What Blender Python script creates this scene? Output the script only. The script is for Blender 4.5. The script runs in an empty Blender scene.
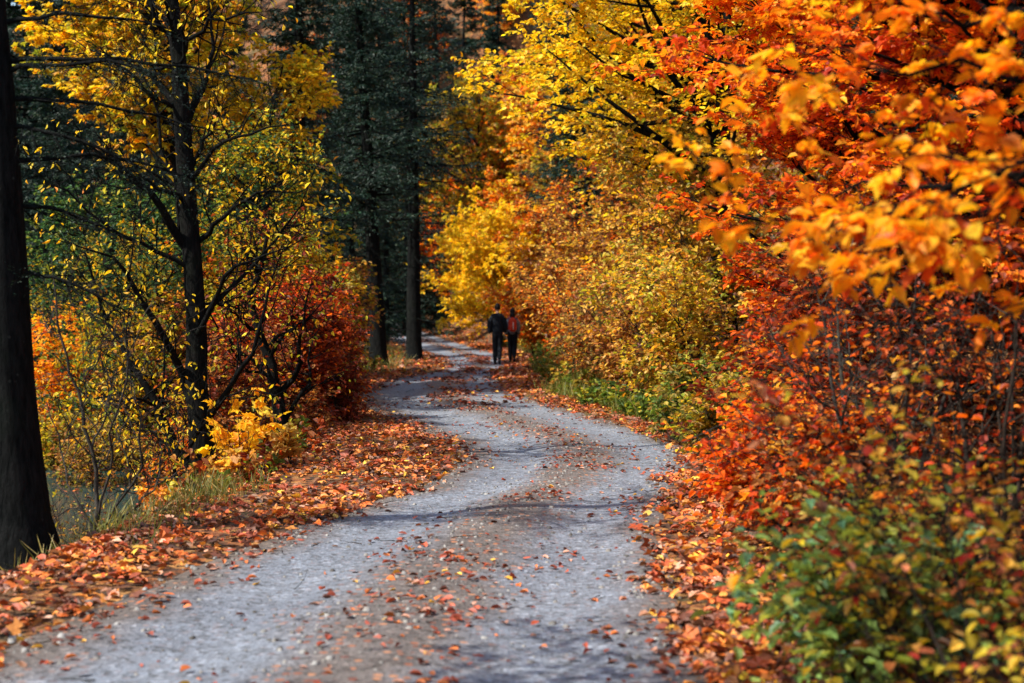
import bpy, math
import numpy as np
R = math.radians
sc = bpy.context.scene
col = sc.collection

# ------------------------------------------------------------------ camera
FPX = 1422.0; CAMZ = 1.6; PITCH = -math.atan(28.5 / FPX)
cd = bpy.data.cameras.new('camera'); cam = bpy.data.objects.new('camera', cd); col.objects.link(cam)
cam.location = (0, 0, CAMZ); cam.rotation_euler = (R(90) + PITCH, 0, 0)
cd.sensor_width = 36; cd.lens = FPX * 36 / 1024; cd.clip_end = 3000; cd.clip_start = 0.05
cd.dof.use_dof = True; cd.dof.focus_distance = 15.0; cd.dof.aperture_fstop = 1.9
sc.camera = cam

def at(px, py, Y):
    """the real point seen at a pixel of the photograph, Y metres down the road"""
    u = (px - 512) / FPX; v = (341.5 - py) / FPX
    dy = math.cos(PITCH) - v * math.sin(PITCH); dz = math.sin(PITCH) + v * math.cos(PITCH)
    return np.array([u / dy * Y, Y, CAMZ + dz / dy * Y])

# ------------------------------------------------------------------ light
world = bpy.data.worlds.new('World'); sc.world = world; world.use_nodes = True
SUN_EL, SUN_AZ = R(49), R(-112)        # azimuth from +Y towards +X
nt = world.node_tree; nt.nodes.clear()
sky = nt.nodes.new('ShaderNodeTexSky'); sky.sky_type = 'NISHITA'; sky.sun_disc = False
sky.sun_elevation = SUN_EL; sky.sun_rotation = SUN_AZ
sky.air_density = 1.3; sky.dust_density = 1.0
bg = nt.nodes.new('ShaderNodeBackground'); bg.inputs[1].default_value = 0.14
wo = nt.nodes.new('ShaderNodeOutputWorld')
nt.links.new(sky.outputs[0], bg.inputs[0]); nt.links.new(bg.outputs[0], wo.inputs[0])
ld = bpy.data.lights.new('sun', 'SUN'); ld.energy = 5.0; ld.angle = R(0.6); ld.color = (1, .93, .82)
lo = bpy.data.objects.new('sun', ld); col.objects.link(lo)
from mathutils import Vector
sv = Vector((math.sin(SUN_AZ) * math.cos(SUN_EL), math.cos(SUN_AZ) * math.cos(SUN_EL), math.sin(SUN_EL)))
lo.rotation_euler = sv.to_track_quat('Z', 'Y').to_euler(); lo.location = sv * 60
sc.view_settings.view_transform = 'Standard'; sc.view_settings.look = 'None'
sc.view_settings.exposure = 0.98; sc.view_settings.gamma = 1; sc.view_settings.use_curve_mapping = False
sc.render.engine = 'CYCLES'
cy = sc.cycles; cy.use_denoising = True; cy.max_bounces = 6; cy.diffuse_bounces = 4; cy.glossy_bounces = 2
cy.transmission_bounces = 3; cy.transparent_max_bounces = 4; cy.use_adaptive_sampling = False
cy.sample_clamp_indirect = 6; cy.caustics_reflective = False; cy.caustics_refractive = False

# ------------------------------------------------------------------ noise and terrain
def hsh(ix, iy, s):
    h = np.sin(ix * 127.1 + iy * 311.7 + s * 74.7) * 43758.5453
    return h - np.floor(h)
def vnoise(x, y, s=0):
    x = np.asarray(x, float); y = np.asarray(y, float)
    ix = np.floor(x); iy = np.floor(y); fx = x - ix; fy = y - iy
    fx = fx * fx * (3 - 2 * fx); fy = fy * fy * (3 - 2 * fy)
    a = hsh(ix, iy, s); b = hsh(ix + 1, iy, s); c = hsh(ix, iy + 1, s); d = hsh(ix + 1, iy + 1, s)
    return (a + (b - a) * fx) * (1 - fy) + (c + (d - c) * fx) * fy
def fbm(x, y, s=0):
    return (vnoise(x, y, s) + .5 * vnoise(x * 2.1, y * 2.1, s + 1) + .25 * vnoise(x * 4.3, y * 4.3, s + 2)) / 1.75
def sm(t): t = np.clip(t, 0, 1); return t * t * (3 - 2 * t)

def road_z(Y):
    q = (np.asarray(Y, float) - 45) / 5
    return .015 * 5 * np.log1p(np.exp(np.clip(q, -30, 30))) * np.where(q > 30, 0, 1) + np.where(q > 30, .015 * 5 * q, 0)
def y_to_Y(py):
    Y = 20.0
    for _ in range(60): Y = .5 * Y + .5 * FPX * (CAMZ - float(road_z(Y))) / (py - 313)
    return Y
edge_px = [(655, 0, 682), (600, 130, 664), (560, 222, 652), (520, 330, 650), (490, 425, 658), (465, 466, 686), (450, 466, 682),
           (440, 447, 660), (425, 412, 614), (410, 374, 566), (400, 362, 530), (390, 367, 505), (380, 388, 496), (372, 440, 494),
           (366, 450, 508), (358, 442, 507), (350, 418, 482), (340, 390, 446), (332, 380, 424), (326, 366, 402)]
EY, EL, ER = [-40, 0, 4.5], [-3.4, -2.95, -2.6], [.1, .45, .7]
for py, l, r in edge_px:
    Y = y_to_Y(py); EY.append(Y); EL.append((l - 512) / FPX * Y); ER.append((r - 512) / FPX * Y)
EY += [104, 114, 122, 135]; EL += [-12, -22, -36, -70]; ER += [-8.5, -16, -28, -55]
EY, EL, ER = map(np.array, (EY, EL, ER))
def smooth_tab(v):
    g = np.linspace(-40, 135, 1400); w = np.interp(g, EY, v); out = w.copy()
    k = np.exp(-np.linspace(-2, 2, 15) ** 2); k /= k.sum()
    return g, np.convolve(np.pad(out, 7, mode='edge'), k, 'valid')
GY, GL = smooth_tab(EL); _, GR = smooth_tab(ER)
def XL(Y): return np.interp(Y, GY, GL)
def XR(Y): return np.interp(Y, GY, GR)
def XC(Y): return np.interp(Y, [-40, 0, 12, 20, 27, 38, 60, 100, 200], [-9, -6.6, -6.1, -6.5, -9.5, -15, -26, -45, -90])   # river line
def terrain(X, Y, coarse=False):
    X = np.asarray(X, float); Y = np.asarray(Y, float)
    z = road_z(Y) * 1.0
    l = XL(Y) - X; r = X - XR(Y)
    out = np.maximum(l, r)
    z = z + .025 * sm(out / .5) * (.4 + fbm(X * 1.3, Y * 1.3, 3))
    z = z + .05 * sm((out - .4) / 1.5) * (fbm(X * .7, Y * .7, 5) - .4)
    # right bank and hill
    e = np.maximum(r - .7, 0)
    k = np.clip((Y - 40) / 40, 0, 1)
    z = z + (.22 + .16 * k) * e * sm(e / 1.2) + .2 * np.maximum(e - 6, 0)
    z = z + sm((e - 2) / 4) * (fbm(X * .25, Y * .25, 9) - .5) * 1.2
    z = np.where(r > 0, np.minimum(z, 60 + 10 * fbm(X * .02, Y * .02, 1)), z)
    # left: bank down to the river, far side up the hill
    c = XC(Y); d = X - c
    carve = 1 - sm((np.abs(d) - 1.5) / 1.9)
    z = z - np.where(l > 0, 1, 0) * carve * 1.75
    z = z - .25 * sm((l - 1.2) / 2) * (1 - carve)
    f = np.maximum(-d - 3.4, 0)
    z = z + np.where(l > 0, .10 * f + .42 * np.maximum(f - 9, 0), 0) + np.where(l > 0, sm(f / 4) * (fbm(X * .2, Y * .2, 12) - .5) * 1.0, 0)
    # hill closing the valley behind the bend
    b = np.maximum(Y - 112, 0)
    z = z + .42 * b * sm(b / 20)
    return np.minimum(z, 75 + 12 * fbm(X * .015, Y * .015, 2))
def gz(x, y): return float(terrain(x, y))

# ------------------------------------------------------------------ materials
def mat(name, build):
    m = bpy.data.materials.new(name); m.use_nodes = True; t = m.node_tree; t.nodes.clear()
    out = t.nodes.new('ShaderNodeOutputMaterial'); build(t, out); return m
def N(t, ty, **kw):
    n = t.nodes.new(ty)
    for k, v in kw.items():
        if k.startswith('i_'):
            key = k[2:]; key = int(key) if key.isdigit() else key.replace('_', ' ')
            n.inputs[key].default_value = v
        else: setattr(n, k, v)
    return n
def ramp(t, fac, stops, interp='LINEAR'):
    n = t.nodes.new('ShaderNodeValToRGB'); n.color_ramp.interpolation = interp
    while len(n.color_ramp.elements) < len(stops): n.color_ramp.elements.new(.5)
    for e, (p, c) in zip(n.color_ramp.elements, stops): e.position = p; e.color = (*c, 1)
    t.links.new(fac, n.inputs[0]); return n.outputs[0]
def coords(t, scale=1.0):
    tc = N(t, 'ShaderNodeTexCoord'); mp = N(t, 'ShaderNodeMapping'); mp.inputs['Scale'].default_value = (scale,) * 3 if not isinstance(scale, tuple) else scale
    t.links.new(tc.outputs['Object'], mp.inputs[0]); return mp.outputs[0]
def noise(t, v, s, det=4, rough=.6):
    n = N(t, 'ShaderNodeTexNoise'); n.inputs['Scale'].default_value = s; n.inputs['Detail'].default_value = det; n.inputs['Roughness'].default_value = rough
    t.links.new(v, n.inputs['Vector']); return n.outputs['Fac']
def mixc(t, f, a, b, mode='MIX'):
    n = N(t, 'ShaderNodeMix', data_type='RGBA', blend_type=mode)
    for i, x in ((0, f), (6, a), (7, b)):
        if hasattr(x, 'is_output'): t.links.new(x, n.inputs[i])
        else: n.inputs[i].default_value = x if i == 0 else (*x, 1)
    return n.outputs[2]
def bump(t, h, s, d):
    n = N(t, 'ShaderNodeBump'); n.inputs['Strength'].default_value = s; n.inputs['Distance'].default_value = d
    t.links.new(h, n.inputs['Height']); return n.outputs[0]

def leaf_mat(name, trans=.5, rough=.5, spec=.25):
    def b(t, out):
        a = N(t, 'ShaderNodeAttribute', attribute_name='col')
        p = N(t, 'ShaderNodeBsdfPrincipled'); p.inputs['Roughness'].default_value = rough; p.inputs['Specular IOR Level'].default_value = spec
        tr = N(t, 'ShaderNodeBsdfTranslucent'); mx = N(t, 'ShaderNodeMixShader'); mx.inputs[0].default_value = trans
        v = coords(t); sp = noise(t, v, 85, 3, .7); big = noise(t, v, 22, 2)
        cc = mixc(t, 1.0, a.outputs['Color'], ramp(t, sp, [(.28, (.42, .34, .26)), (.42, (.95, .93, .9)), (.62, (1.12, 1.1, 1.05))]), 'MULTIPLY')
        cc = mixc(t, 1.0, cc, ramp(t, big, [(.3, (.8, .72, .6)), (.6, (1.1, 1.1, 1.05))]), 'MULTIPLY')
        t.links.new(cc, p.inputs['Base Color'])
        g = N(t, 'ShaderNodeMix', data_type='RGBA', blend_type='MULTIPLY'); g.inputs[0].default_value = 1; g.inputs[7].default_value = (1.25, 1.15, .6, 1)
        t.links.new(cc, g.inputs[6]); t.links.new(g.outputs[2], tr.inputs['Color'])
        t.links.new(p.outputs[0], mx.inputs[1]); t.links.new(tr.outputs[0], mx.inputs[2]); t.links.new(mx.outputs[0], out.inputs[0])
    return mat(name, b)
LEAF = leaf_mat('autumn_leaf'); NEEDLE = leaf_mat('conifer_needle', .15, .55); LITTER = leaf_mat('fallen_leaf', .12, .55, .3)
GRASS = leaf_mat('grass_blade', .35)

def bark_mat(name, c0, c1, moss=(.05, .07, .03), mossy=.3):
    def b(t, out):
        v = coords(t, (1, 1, .22)); n1 = noise(t, v, 26, 8, .7); v2 = coords(t, 1.0); n2 = noise(t, v2, 3.5, 5)
        c = ramp(t, n1, [(.36, c0), (.7, c1)])
        mf = ramp(t, n2, [(.52, (0, 0, 0)), (.7, (mossy,) * 3)])
        c = mixc(t, mf, c, moss)
        vo = N(t, 'ShaderNodeTexVoronoi'); vo.inputs['Scale'].default_value = 9; t.links.new(v2, vo.inputs['Vector'])
        lf = ramp(t, vo.outputs['Distance'], [(.05, (.5,) * 3), (.13, (0, 0, 0))]); lf = mixc(t, ramp(t, noise(t, v2, 1.3, 2), [(.5, (0, 0, 0)), (.6, (1, 1, 1))]), (0, 0, 0), lf)
        c = mixc(t, lf, c, (.12, .14, .12))
        p = N(t, 'ShaderNodeBsdfPrincipled'); p.inputs['Roughness'].default_value = 1; p.inputs['Specular IOR Level'].default_value = .04
        t.links.new(c, p.inputs['Base Color']); t.links.new(bump(t, n1, 1, .06), p.inputs['Normal']); t.links.new(p.outputs[0], out.inputs[0])
    return mat(name, b)
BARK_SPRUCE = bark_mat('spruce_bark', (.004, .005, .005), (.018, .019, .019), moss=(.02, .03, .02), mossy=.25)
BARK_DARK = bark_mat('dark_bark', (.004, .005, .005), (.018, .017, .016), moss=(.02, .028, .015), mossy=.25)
BARK_GREY = bark_mat('grey_bark', (.03, .027, .024), (.10, .09, .08))
BARK_TWIG = bark_mat('twig_bark', (.02, .016, .013), (.07, .055, .045), mossy=.1)

def ground_build(t, out):
    v = coords(t); tc = N(t, 'ShaderNodeTexCoord')
    vo = N(t, 'ShaderNodeTexVoronoi'); vo.inputs['Scale'].default_value = 14; t.links.new(v, vo.inputs['Vector'])
    sep = N(t, 'ShaderNodeSeparateColor'); t.links.new(vo.outputs['Color'], sep.inputs[0])
    c = ramp(t, sep.outputs[0], [(0, (.05, .022, .012)), (.35, (.16, .055, .02)), (.6, (.30, .10, .025)), (.8, (.36, .17, .05)), (1, (.12, .06, .03))], 'CONSTANT')
    n = noise(t, v, .9, 5); n3 = noise(t, v, 40, 3)
    c = mixc(t, ramp(t, n, [(.42, (0, 0, 0)), (.6, (.75,) * 3)]), c, (.05, .035, .022))
    c = mixc(t, ramp(t, noise(t, v, .35, 4), [(.52, (0, 0, 0)), (.66, (.6,) * 3)]), c, (.05, .06, .02))
    p = N(t, 'ShaderNodeBsdfPrincipled'); p.inputs['Roughness'].default_value = .9; p.inputs['Specular IOR Level'].default_value = .2
    t.links.new(c, p.inputs['Base Color'])
    t.links.new(bump(t, mixc(t, .5, vo.outputs['Distance'], n3), .8, .06), p.inputs['Normal']); t.links.new(p.outputs[0], out.inputs[0])
GROUND = mat('forest_floor', ground_build)

def road_build(t, out):
    uv = N(t, 'ShaderNodeUVMap', uv_map='UVMap'); sx = N(t, 'ShaderNodeSeparateXYZ'); t.links.new(uv.outputs[0], sx.inputs[0])
    v = coords(t)
    # u: 0..1 across; two smooth pale wheel tracks with a rough brown strip between
    nw = noise(t, v, 1.1, 3)
    a1 = N(t, 'ShaderNodeMath', operation='MULTIPLY_ADD'); a1.inputs[1].default_value = .22; t.links.new(nw, a1.inputs[0]); t.links.new(sx.outputs[0], a1.inputs[2])
    a2 = N(t, 'ShaderNodeMath', operation='SUBTRACT'); a2.inputs[1].default_value = .11; t.links.new(a1.outputs[0], a2.inputs[0])
    g = (.165, .188, .225); br = (.122, .106, .098); ed = (.11, .085, .065)
    base = ramp(t, a2.outputs[0], [(0, ed), (.09, br), (.2, g), (.36, g), (.48, br), (.6, br), (.72, g), (.86, g), (.95, br), (1, ed)])
    fine = noise(t, v, 55, 6, .75); mid = noise(t, v, 7, 6, .7); big = noise(t, v, .6, 4)
    base = mixc(t, 1.0, base, ramp(t, fine, [(.3, (.55,) * 3), (.5, (.95,) * 3), (.72, (1.38,) * 3)]), 'MULTIPLY')
    base = mixc(t, 1.0, base, ramp(t, mid, [(.3, (.68, .66, .64)), (.6, (1.1,) * 3)]), 'MULTIPLY')
    base = mixc(t, 1.0, base, ramp(t, big, [(.35, (.82, .82, .84)), (.65, (1.1,) * 3)]), 'MULTIPLY')
    vo = N(t, 'ShaderNodeTexVoronoi'); vo.inputs['Scale'].default_value = 38; t.links.new(v, vo.inputs['Vector'])
    sp = N(t, 'ShaderNodeSeparateColor'); t.links.new(vo.outputs['Color'], sp.inputs[0])
    st = ramp(t, sp.outputs[0], [(0, (.35, .33, .3)), (.18, (.9,) * 3), (.8, (1.0,) * 3), (.93, (1.7, 1.65, 1.6))], 'CONSTANT')
    base = mixc(t, .8, base, st, 'MULTIPLY')
    # leaf crumbs trodden into the rough strip
    v2 = N(t, 'ShaderNodeTexVoronoi'); v2.inputs['Scale'].default_value = 17; t.links.new(v, v2.inputs['Vector'])
    s2 = N(t, 'ShaderNodeSeparateColor'); t.links.new(v2.outputs['Color'], s2.inputs[0])
    strip = ramp(t, a2.outputs[0], [(.0, (.9,) * 3), (.12, (.4,) * 3), (.2, (.1,) * 3), (.35, (.12,) * 3), (.43, (.95,) * 3), (.64, (.95,) * 3), (.72, (.15,) * 3), (.88, (.1,) * 3), (1, (.8,) * 3)])
    pick = ramp(t, s2.outputs[0], [(.0, (1,) * 3), (.38, (0, 0, 0))], 'CONSTANT'); near = ramp(t, v2.outputs['Distance'], [(.32, (1,) * 3), (.42, (0,) * 3)])
    f = mixc(t, 1, mixc(t, 1, strip, pick, 'MULTIPLY'), near, 'MULTIPLY')
    base = mixc(t, f, base, ramp(t, s2.outputs[1], [(0, (.10, .035, .025)), (.4, (.22, .07, .03)), (.8, (.35, .16, .08))]))
    p = N(t, 'ShaderNodeBsdfPrincipled'); p.inputs['Roughness'].default_value = .72; p.inputs['Specular IOR Level'].default_value = .35
    t.links.new(base, p.inputs['Base Color'])
    h = mixc(t, .5, fine, vo.outputs['Distance']); t.links.new(bump(t, h, .7, .02), p.inputs['Normal']); t.links.new(p.outputs[0], out.inputs[0])
ROAD = mat('gravel_track', road_build)

def water_build(t, out):
    v = coords(t, (1, .5, 1)); p = N(t, 'ShaderNodeBsdfPrincipled'); p.inputs['Base Color'].default_value = (.008, .04, .045, 1)
    p.inputs['Roughness'].default_value = .05; p.inputs['Specular IOR Level'].default_value = .6
    t.links.new(bump(t, noise(t, v, 5, 4), .18, .03), p.inputs['Normal']); t.links.new(p.outputs[0], out.inputs[0])
WATER = mat('river_water', water_build)
def plain(name, c, rough=.8, nscale=30, var=.35):
    def b(t, out):
        v = coords(t); n = noise(t, v, nscale, 4)
        cc = ramp(t, n, [(.3, tuple(x * (1 - var) for x in c)), (.7, tuple(x * (1 + var) for x in c))])
        p = N(t, 'ShaderNodeBsdfPrincipled'); p.inputs['Roughness'].default_value = rough; p.inputs['Specular IOR Level'].default_value = .2
        t.links.new(cc, p.inputs['Base Color']); t.links.new(bump(t, n, .3, .01), p.inputs['Normal']); t.links.new(p.outputs[0], out.inputs[0])
    return mat(name, b)

# ------------------------------------------------------------------ mesh helpers
class Geo:
    def __init__(s): s.v = []; s.f = []; s.c = []; s.n = 0; s.sm = []
    def add(s, v, f, c=None, smooth=False):
        v = np.asarray(v, np.float32).reshape(-1, 3); f = np.asarray(f, np.int64).reshape(-1, 4)
        s.v.append(v); s.f.append(f + s.n); s.n += len(v)
        s.c.append(np.zeros((len(f), 3), np.float32) + (.5 if c is None else np.asarray(c, np.float32))); s.sm.append(np.full(len(f), smooth))
        return s
    def mesh(s, name, m, origin=(0, 0, 0)):
        v = np.concatenate(s.v) - np.asarray(origin, np.float32); f = np.concatenate(s.f); c = np.concatenate(s.c)
        me = bpy.data.meshes.new(name)
        me.vertices.add(len(v)); me.vertices.foreach_set('co', v.ravel())
        nf = len(f)
        me.loops.add(nf * 4); me.loops.foreach_set('vertex_index', f.ravel().astype(np.int32))
        me.polygons.add(nf); me.polygons.foreach_set('loop_start', np.arange(nf, dtype=np.int32) * 4)
        me.polygons.foreach_set('use_smooth', np.concatenate(s.sm))
        at_ = me.attributes.new('col', 'FLOAT_COLOR', 'FACE')
        at_.data.foreach_set('color', np.concatenate([c, np.ones((nf, 1), np.float32)], 1).ravel().astype(np.float32))
        me.materials.append(m); me.update(); return me
def obj(name, geo, m, parent=None, origin=(0, 0, 0)):
    o = bpy.data.objects.new(name, geo.mesh(name, m, origin)); col.objects.link(o)
    if parent: o.parent = parent
    return o
def tag(o, label=None, cat=None, group=None, kind=None):
    if label: o['label'] = label
    if cat: o['category'] = cat
    if group: o['group'] = group
    if kind: o['kind'] = kind
    return o
def thing(name, label, cat, loc, group=None, rz=0):
    o = bpy.data.objects.new(name, None); o.location = [float(a) for a in loc]; o.rotation_euler.z = rz; o.empty_display_size = .3
    col.objects.link(o); return tag(o, label, cat, group)
def copy_thing(r, loc, rz, s, label, group=None):
    c = r.copy(); col.objects.link(c); c.location = [float(a) for a in loc]; c.rotation_euler.z = rz; c.scale = (s, s, s); c['label'] = label
    if group: c['group'] = group
    for ch in list(r.children):
        d = ch.copy(); col.objects.link(d); d.parent = c
    return c

def norm(a): return a / np.maximum(np.linalg.norm(a, axis=-1, keepdims=True), 1e-9)
UP = np.array([0, 0, 1.0])
def tubes(geo, paths, radii, k=5, c=None):
    paths = np.asarray(paths, float); Np, n, _ = paths.shape; radii = np.asarray(radii, float).reshape(Np, n)
    tan = norm(np.gradient(paths, axis=1)); mean = norm(tan.mean(1))
    ref = np.where(np.abs(mean[:, 2:3]) > .7, np.array([[1., 0, 0]]), np.array([[0, 0, 1.]]))[:, None, :]
    a = norm(np.cross(tan, ref)); b = np.cross(tan, a)
    th = np.arange(k) * 2 * np.pi / k
    v = paths[:, :, None, :] + radii[:, :, None, None] * (np.cos(th)[None, None, :, None] * a[:, :, None, :] + np.sin(th)[None, None, :, None] * b[:, :, None, :])
    i = np.arange(n - 1)[:, None]; j = np.arange(k)[None, :]; j2 = (j + 1) % k
    q = np.stack([i * k + j, i * k + j2, (i + 1) * k + j2, (i + 1) * k + j], -1).reshape(-1, 4)
    f = (np.arange(Np) * n * k)[:, None, None] + q[None]
    geo.add(v, f, c, True)
def grow(start, dirs, lens, r0, r1, n, wob, up, rng):
    Np = len(start); P = np.zeros((Np, n, 3)); P[:, 0] = start; d = norm(np.asarray(dirs, float)); st = (np.asarray(lens) / (n - 1))[:, None]
    for i in range(1, n):
        d = norm(d + rng.normal(0, wob, (Np, 3)) + up * UP / n * 4); P[:, i] = P[:, i - 1] + d * st
    t = np.linspace(0, 1, n)[None]
    return P, np.asarray(r0)[:, None] * (1 - t) + np.asarray(r1)[:, None] * t
def along(P, RR, idx, t):
    n = P.shape[1]; x = t * (n - 1); i = np.minimum(x.astype(int), n - 2); f = (x - i)[:, None]
    p = P[idx, i] * (1 - f) + P[idx, i + 1] * f; tg = norm(P[idx, i + 1] - P[idx, i]); r = RR[idx, i] * (1 - f[:, 0]) + RR[idx, i + 1] * f[:, 0]
    return p, tg, r
def kids(P, RR, per, t0, t1, ang, rng, flat=0., jit=.25):
    Np = len(P); idx = np.repeat(np.arange(Np), per)
    t = t0 + (t1 - t0) * ((np.tile(np.arange(per), Np) + rng.random(Np * per)) / per)
    p, tg, r = along(P, RR, idx, t)
    rv = norm(rng.normal(0, 1, (len(idx), 3))); perp = norm(np.cross(tg, rv))
    side = norm(np.cross(tg, UP) + 1e-4) * np.where(rng.random(len(idx)) < .5, 1, -1)[:, None]
    perp = norm(perp * (1 - flat) + side * flat)
    a = ang + rng.normal(0, jit, len(idx))
    d = tg * np.cos(a)[:, None] + perp * np.sin(a)[:, None]
    return idx, t, p, norm(d), r

OVAL = (np.array([[0, 0, 0], [.3, .27, .07], [.7, .22, .05], [1, 0, -.06], [.7, -.22, .05], [.3, -.27, .07]]), np.array([[0, 5, 4, 3], [0, 3, 2, 1]]))
SLIM = (np.array([[0, 0, 0], [.35, .16, .04], [.7, .12, .03], [1, 0, -.1], [.7, -.12, .03], [.35, -.16, .04]]), np.array([[0, 5, 4, 3], [0, 3, 2, 1]]))
def _maple():
    v = [[.12, 0, 0]]; q = []
    for a, L, w in ((-115, .5, .2), (-58, .8, .24), (0, .95, .26), (58, .8, .24), (115, .5, .2)):
        ca, sa = math.cos(R(a)), math.sin(R(a)); b = len(v)
        for x, y, z in ((L * .5, -w, .05), (L, 0, -.05), (L * .5, w, .05)): v.append([.12 + x * ca - y * sa, x * sa + y * ca, z])
        q.append([0, b, b + 1, b + 2])
    return np.array(v), np.array(q)
MAPLE = _maple()
BLADE = (np.array([[0, .018, 0], [0, -.018, 0], [.5, -.014, .03], [.5, .014, .03], [.85, .008, -.08], [.85, -.008, -.08], [1, 0, -.12], [1, .001, -.12]]),
         np.array([[0, 1, 2, 3], [3, 2, 5, 4], [4, 5, 6, 7]]))
NEED = (np.array([[0, .0, 0], [.45, .13, 0], [1, 0, -.03], [.45, -.13, 0]]), np.array([[0, 3, 2, 1]]))
def add_leaves(geo, pos, d, nrm, size, cols, shape=OVAL):
    V, Q = shape; M = len(pos)
    d = norm(d); nrm = norm(nrm - (nrm * d).sum(-1, keepdims=True) * d); s = np.cross(nrm, d)
    L = np.asarray(size, float).reshape(-1, 1, 1)
    wj = .78 + .44 * np.abs(np.sin(pos[:, 0] * 913 + pos[:, 2] * 377))[:, None, None]; zj = -.8 + 4.2 * np.abs(np.sin(pos[:, 1] * 771 + pos[:, 0] * 291))[:, None, None]
    v = pos[:, None] + L * (V[None, :, 0:1] * d[:, None] + wj * V[None, :, 1:2] * s[:, None] + zj * V[None, :, 2:3] * nrm[:, None])
    f = (np.arange(M) * len(V))[:, None, None] + Q[None]
    geo.add(v, f, np.repeat(cols, len(Q), 0))
def pick(pal, rng, n):
    c = np.array([p[0] for p in pal]); w = np.array([p[1] for p in pal], float); w /= w.sum()
    return c[rng.choice(len(c), n, p=w)]
def spray(geo, P, RR, m, size, pal, rng, shape=OVAL, droop=.25, flat=.8, coh=.6, t0=.05, hang=0.):
    """m leaves along each twig, in two ranks"""
    Np = len(P); idx = np.repeat(np.arange(Np), m); t = t0 + (1 - t0) * rng.random(Np * m)
    p, tg, r = along(P, RR, idx, t)
    side = norm(np.cross(tg, UP) + 1e-4) * np.where(rng.random(len(idx)) < .5, 1, -1)[:, None]
    d = norm(tg * .6 + side * .8 + rng.normal(0, .35, (len(idx), 3)) - UP * (droop + hang))
    nr = norm(UP * flat + rng.normal(0, 1, (len(idx), 3)) * (1 - flat) + rng.normal(0, .18, (len(idx), 3)))
    if hang > 0: nr = norm(nr + rng.normal(0, 1, nr.shape) * hang)
    base = pick(pal, rng, Np)[idx]; own = pick(pal, rng, len(idx))
    c = np.where((rng.random(len(idx)) < coh)[:, None], base, own)
    c = c * (.75 + .5 * rng.random((len(idx), 1))) * (1 + rng.normal(0, .06, (len(idx), 3)))
    s = size * (.6 + .6 * rng.random(len(idx)))
    c = np.clip(c, .004, .9)
    if shape is None:
        k = rng.random(len(s)) < .3; q = p + d * .012
        add_leaves(geo, q[k], d[k], nr[k], s[k] * .95, c[k], MAPLE); add_leaves(geo, q[~k], d[~k], nr[~k], s[~k], c[~k], OVAL)
    else: add_leaves(geo, p + d * .012, d, nr, s, c, shape)

# ------------------------------------------------------------------ leaf colours (what the leaves themselves are)
YEL = [((.84, .60, .025), 5), ((.80, .48, .015), 2.5), ((.58, .48, .03), 2), ((.88, .68, .10), 1)]
YELG = [((.62, .46, .03), 4), ((.40, .38, .03), 3), ((.22, .26, .03), 2), ((.72, .38, .02), 2)]
PALE = [((.75, .52, .14), 4), ((.70, .40, .06), 3), ((.45, .24, .07), 2), ((.62, .50, .10), 2), ((.35, .13, .04), 2)]
ORA = [((.80, .24, .012), 5), ((.72, .14, .010), 4), ((.85, .36, .015), 3), ((.48, .06, .012), 2), ((.80, .48, .03), 1)]
REDO = [((.70, .13, .012), 4), ((.52, .06, .012), 4), ((.80, .25, .02), 3), ((.30, .035, .015), 2), ((.80, .40, .03), 1)]
GOLD = [((.86, .36, .012), 5), ((.88, .48, .02), 4), ((.78, .22, .012), 3), ((.60, .09, .012), 1)]
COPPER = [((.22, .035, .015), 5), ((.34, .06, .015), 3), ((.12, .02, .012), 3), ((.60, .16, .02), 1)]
BROWN = [((.36, .15, .05), 4), ((.24, .09, .035), 4), ((.50, .24, .06), 3), ((.14, .06, .03), 2), ((.60, .36, .10), 1)]
OLIVE = [((.24, .20, .05), 4), ((.34, .24, .06), 3), ((.16, .17, .04), 3), ((.45, .26, .07), 2), ((.55, .45, .08), 1)]
GREEN = [((.10, .17, .035), 4), ((.16, .24, .04), 3), ((.28, .30, .05), 2), ((.06, .11, .03), 2), ((.50, .44, .06), 1)]
TEAL = [((.035, .095, .05), 4), ((.05, .13, .06), 3), ((.10, .16, .05), 2), ((.30, .30, .05), 1)]
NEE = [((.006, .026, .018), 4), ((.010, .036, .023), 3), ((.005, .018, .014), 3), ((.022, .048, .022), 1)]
FALL = [((.55, .14, .03), 5), ((.40, .08, .03), 4), ((.62, .24, .05), 4), ((.25, .06, .03), 3), ((.50, .27, .19), 2), ((.70, .42, .06), 1.2), ((.14, .05, .03), 4), ((.22, .10, .05), 2.5), ((.07, .03, .02), 2)]

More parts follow.
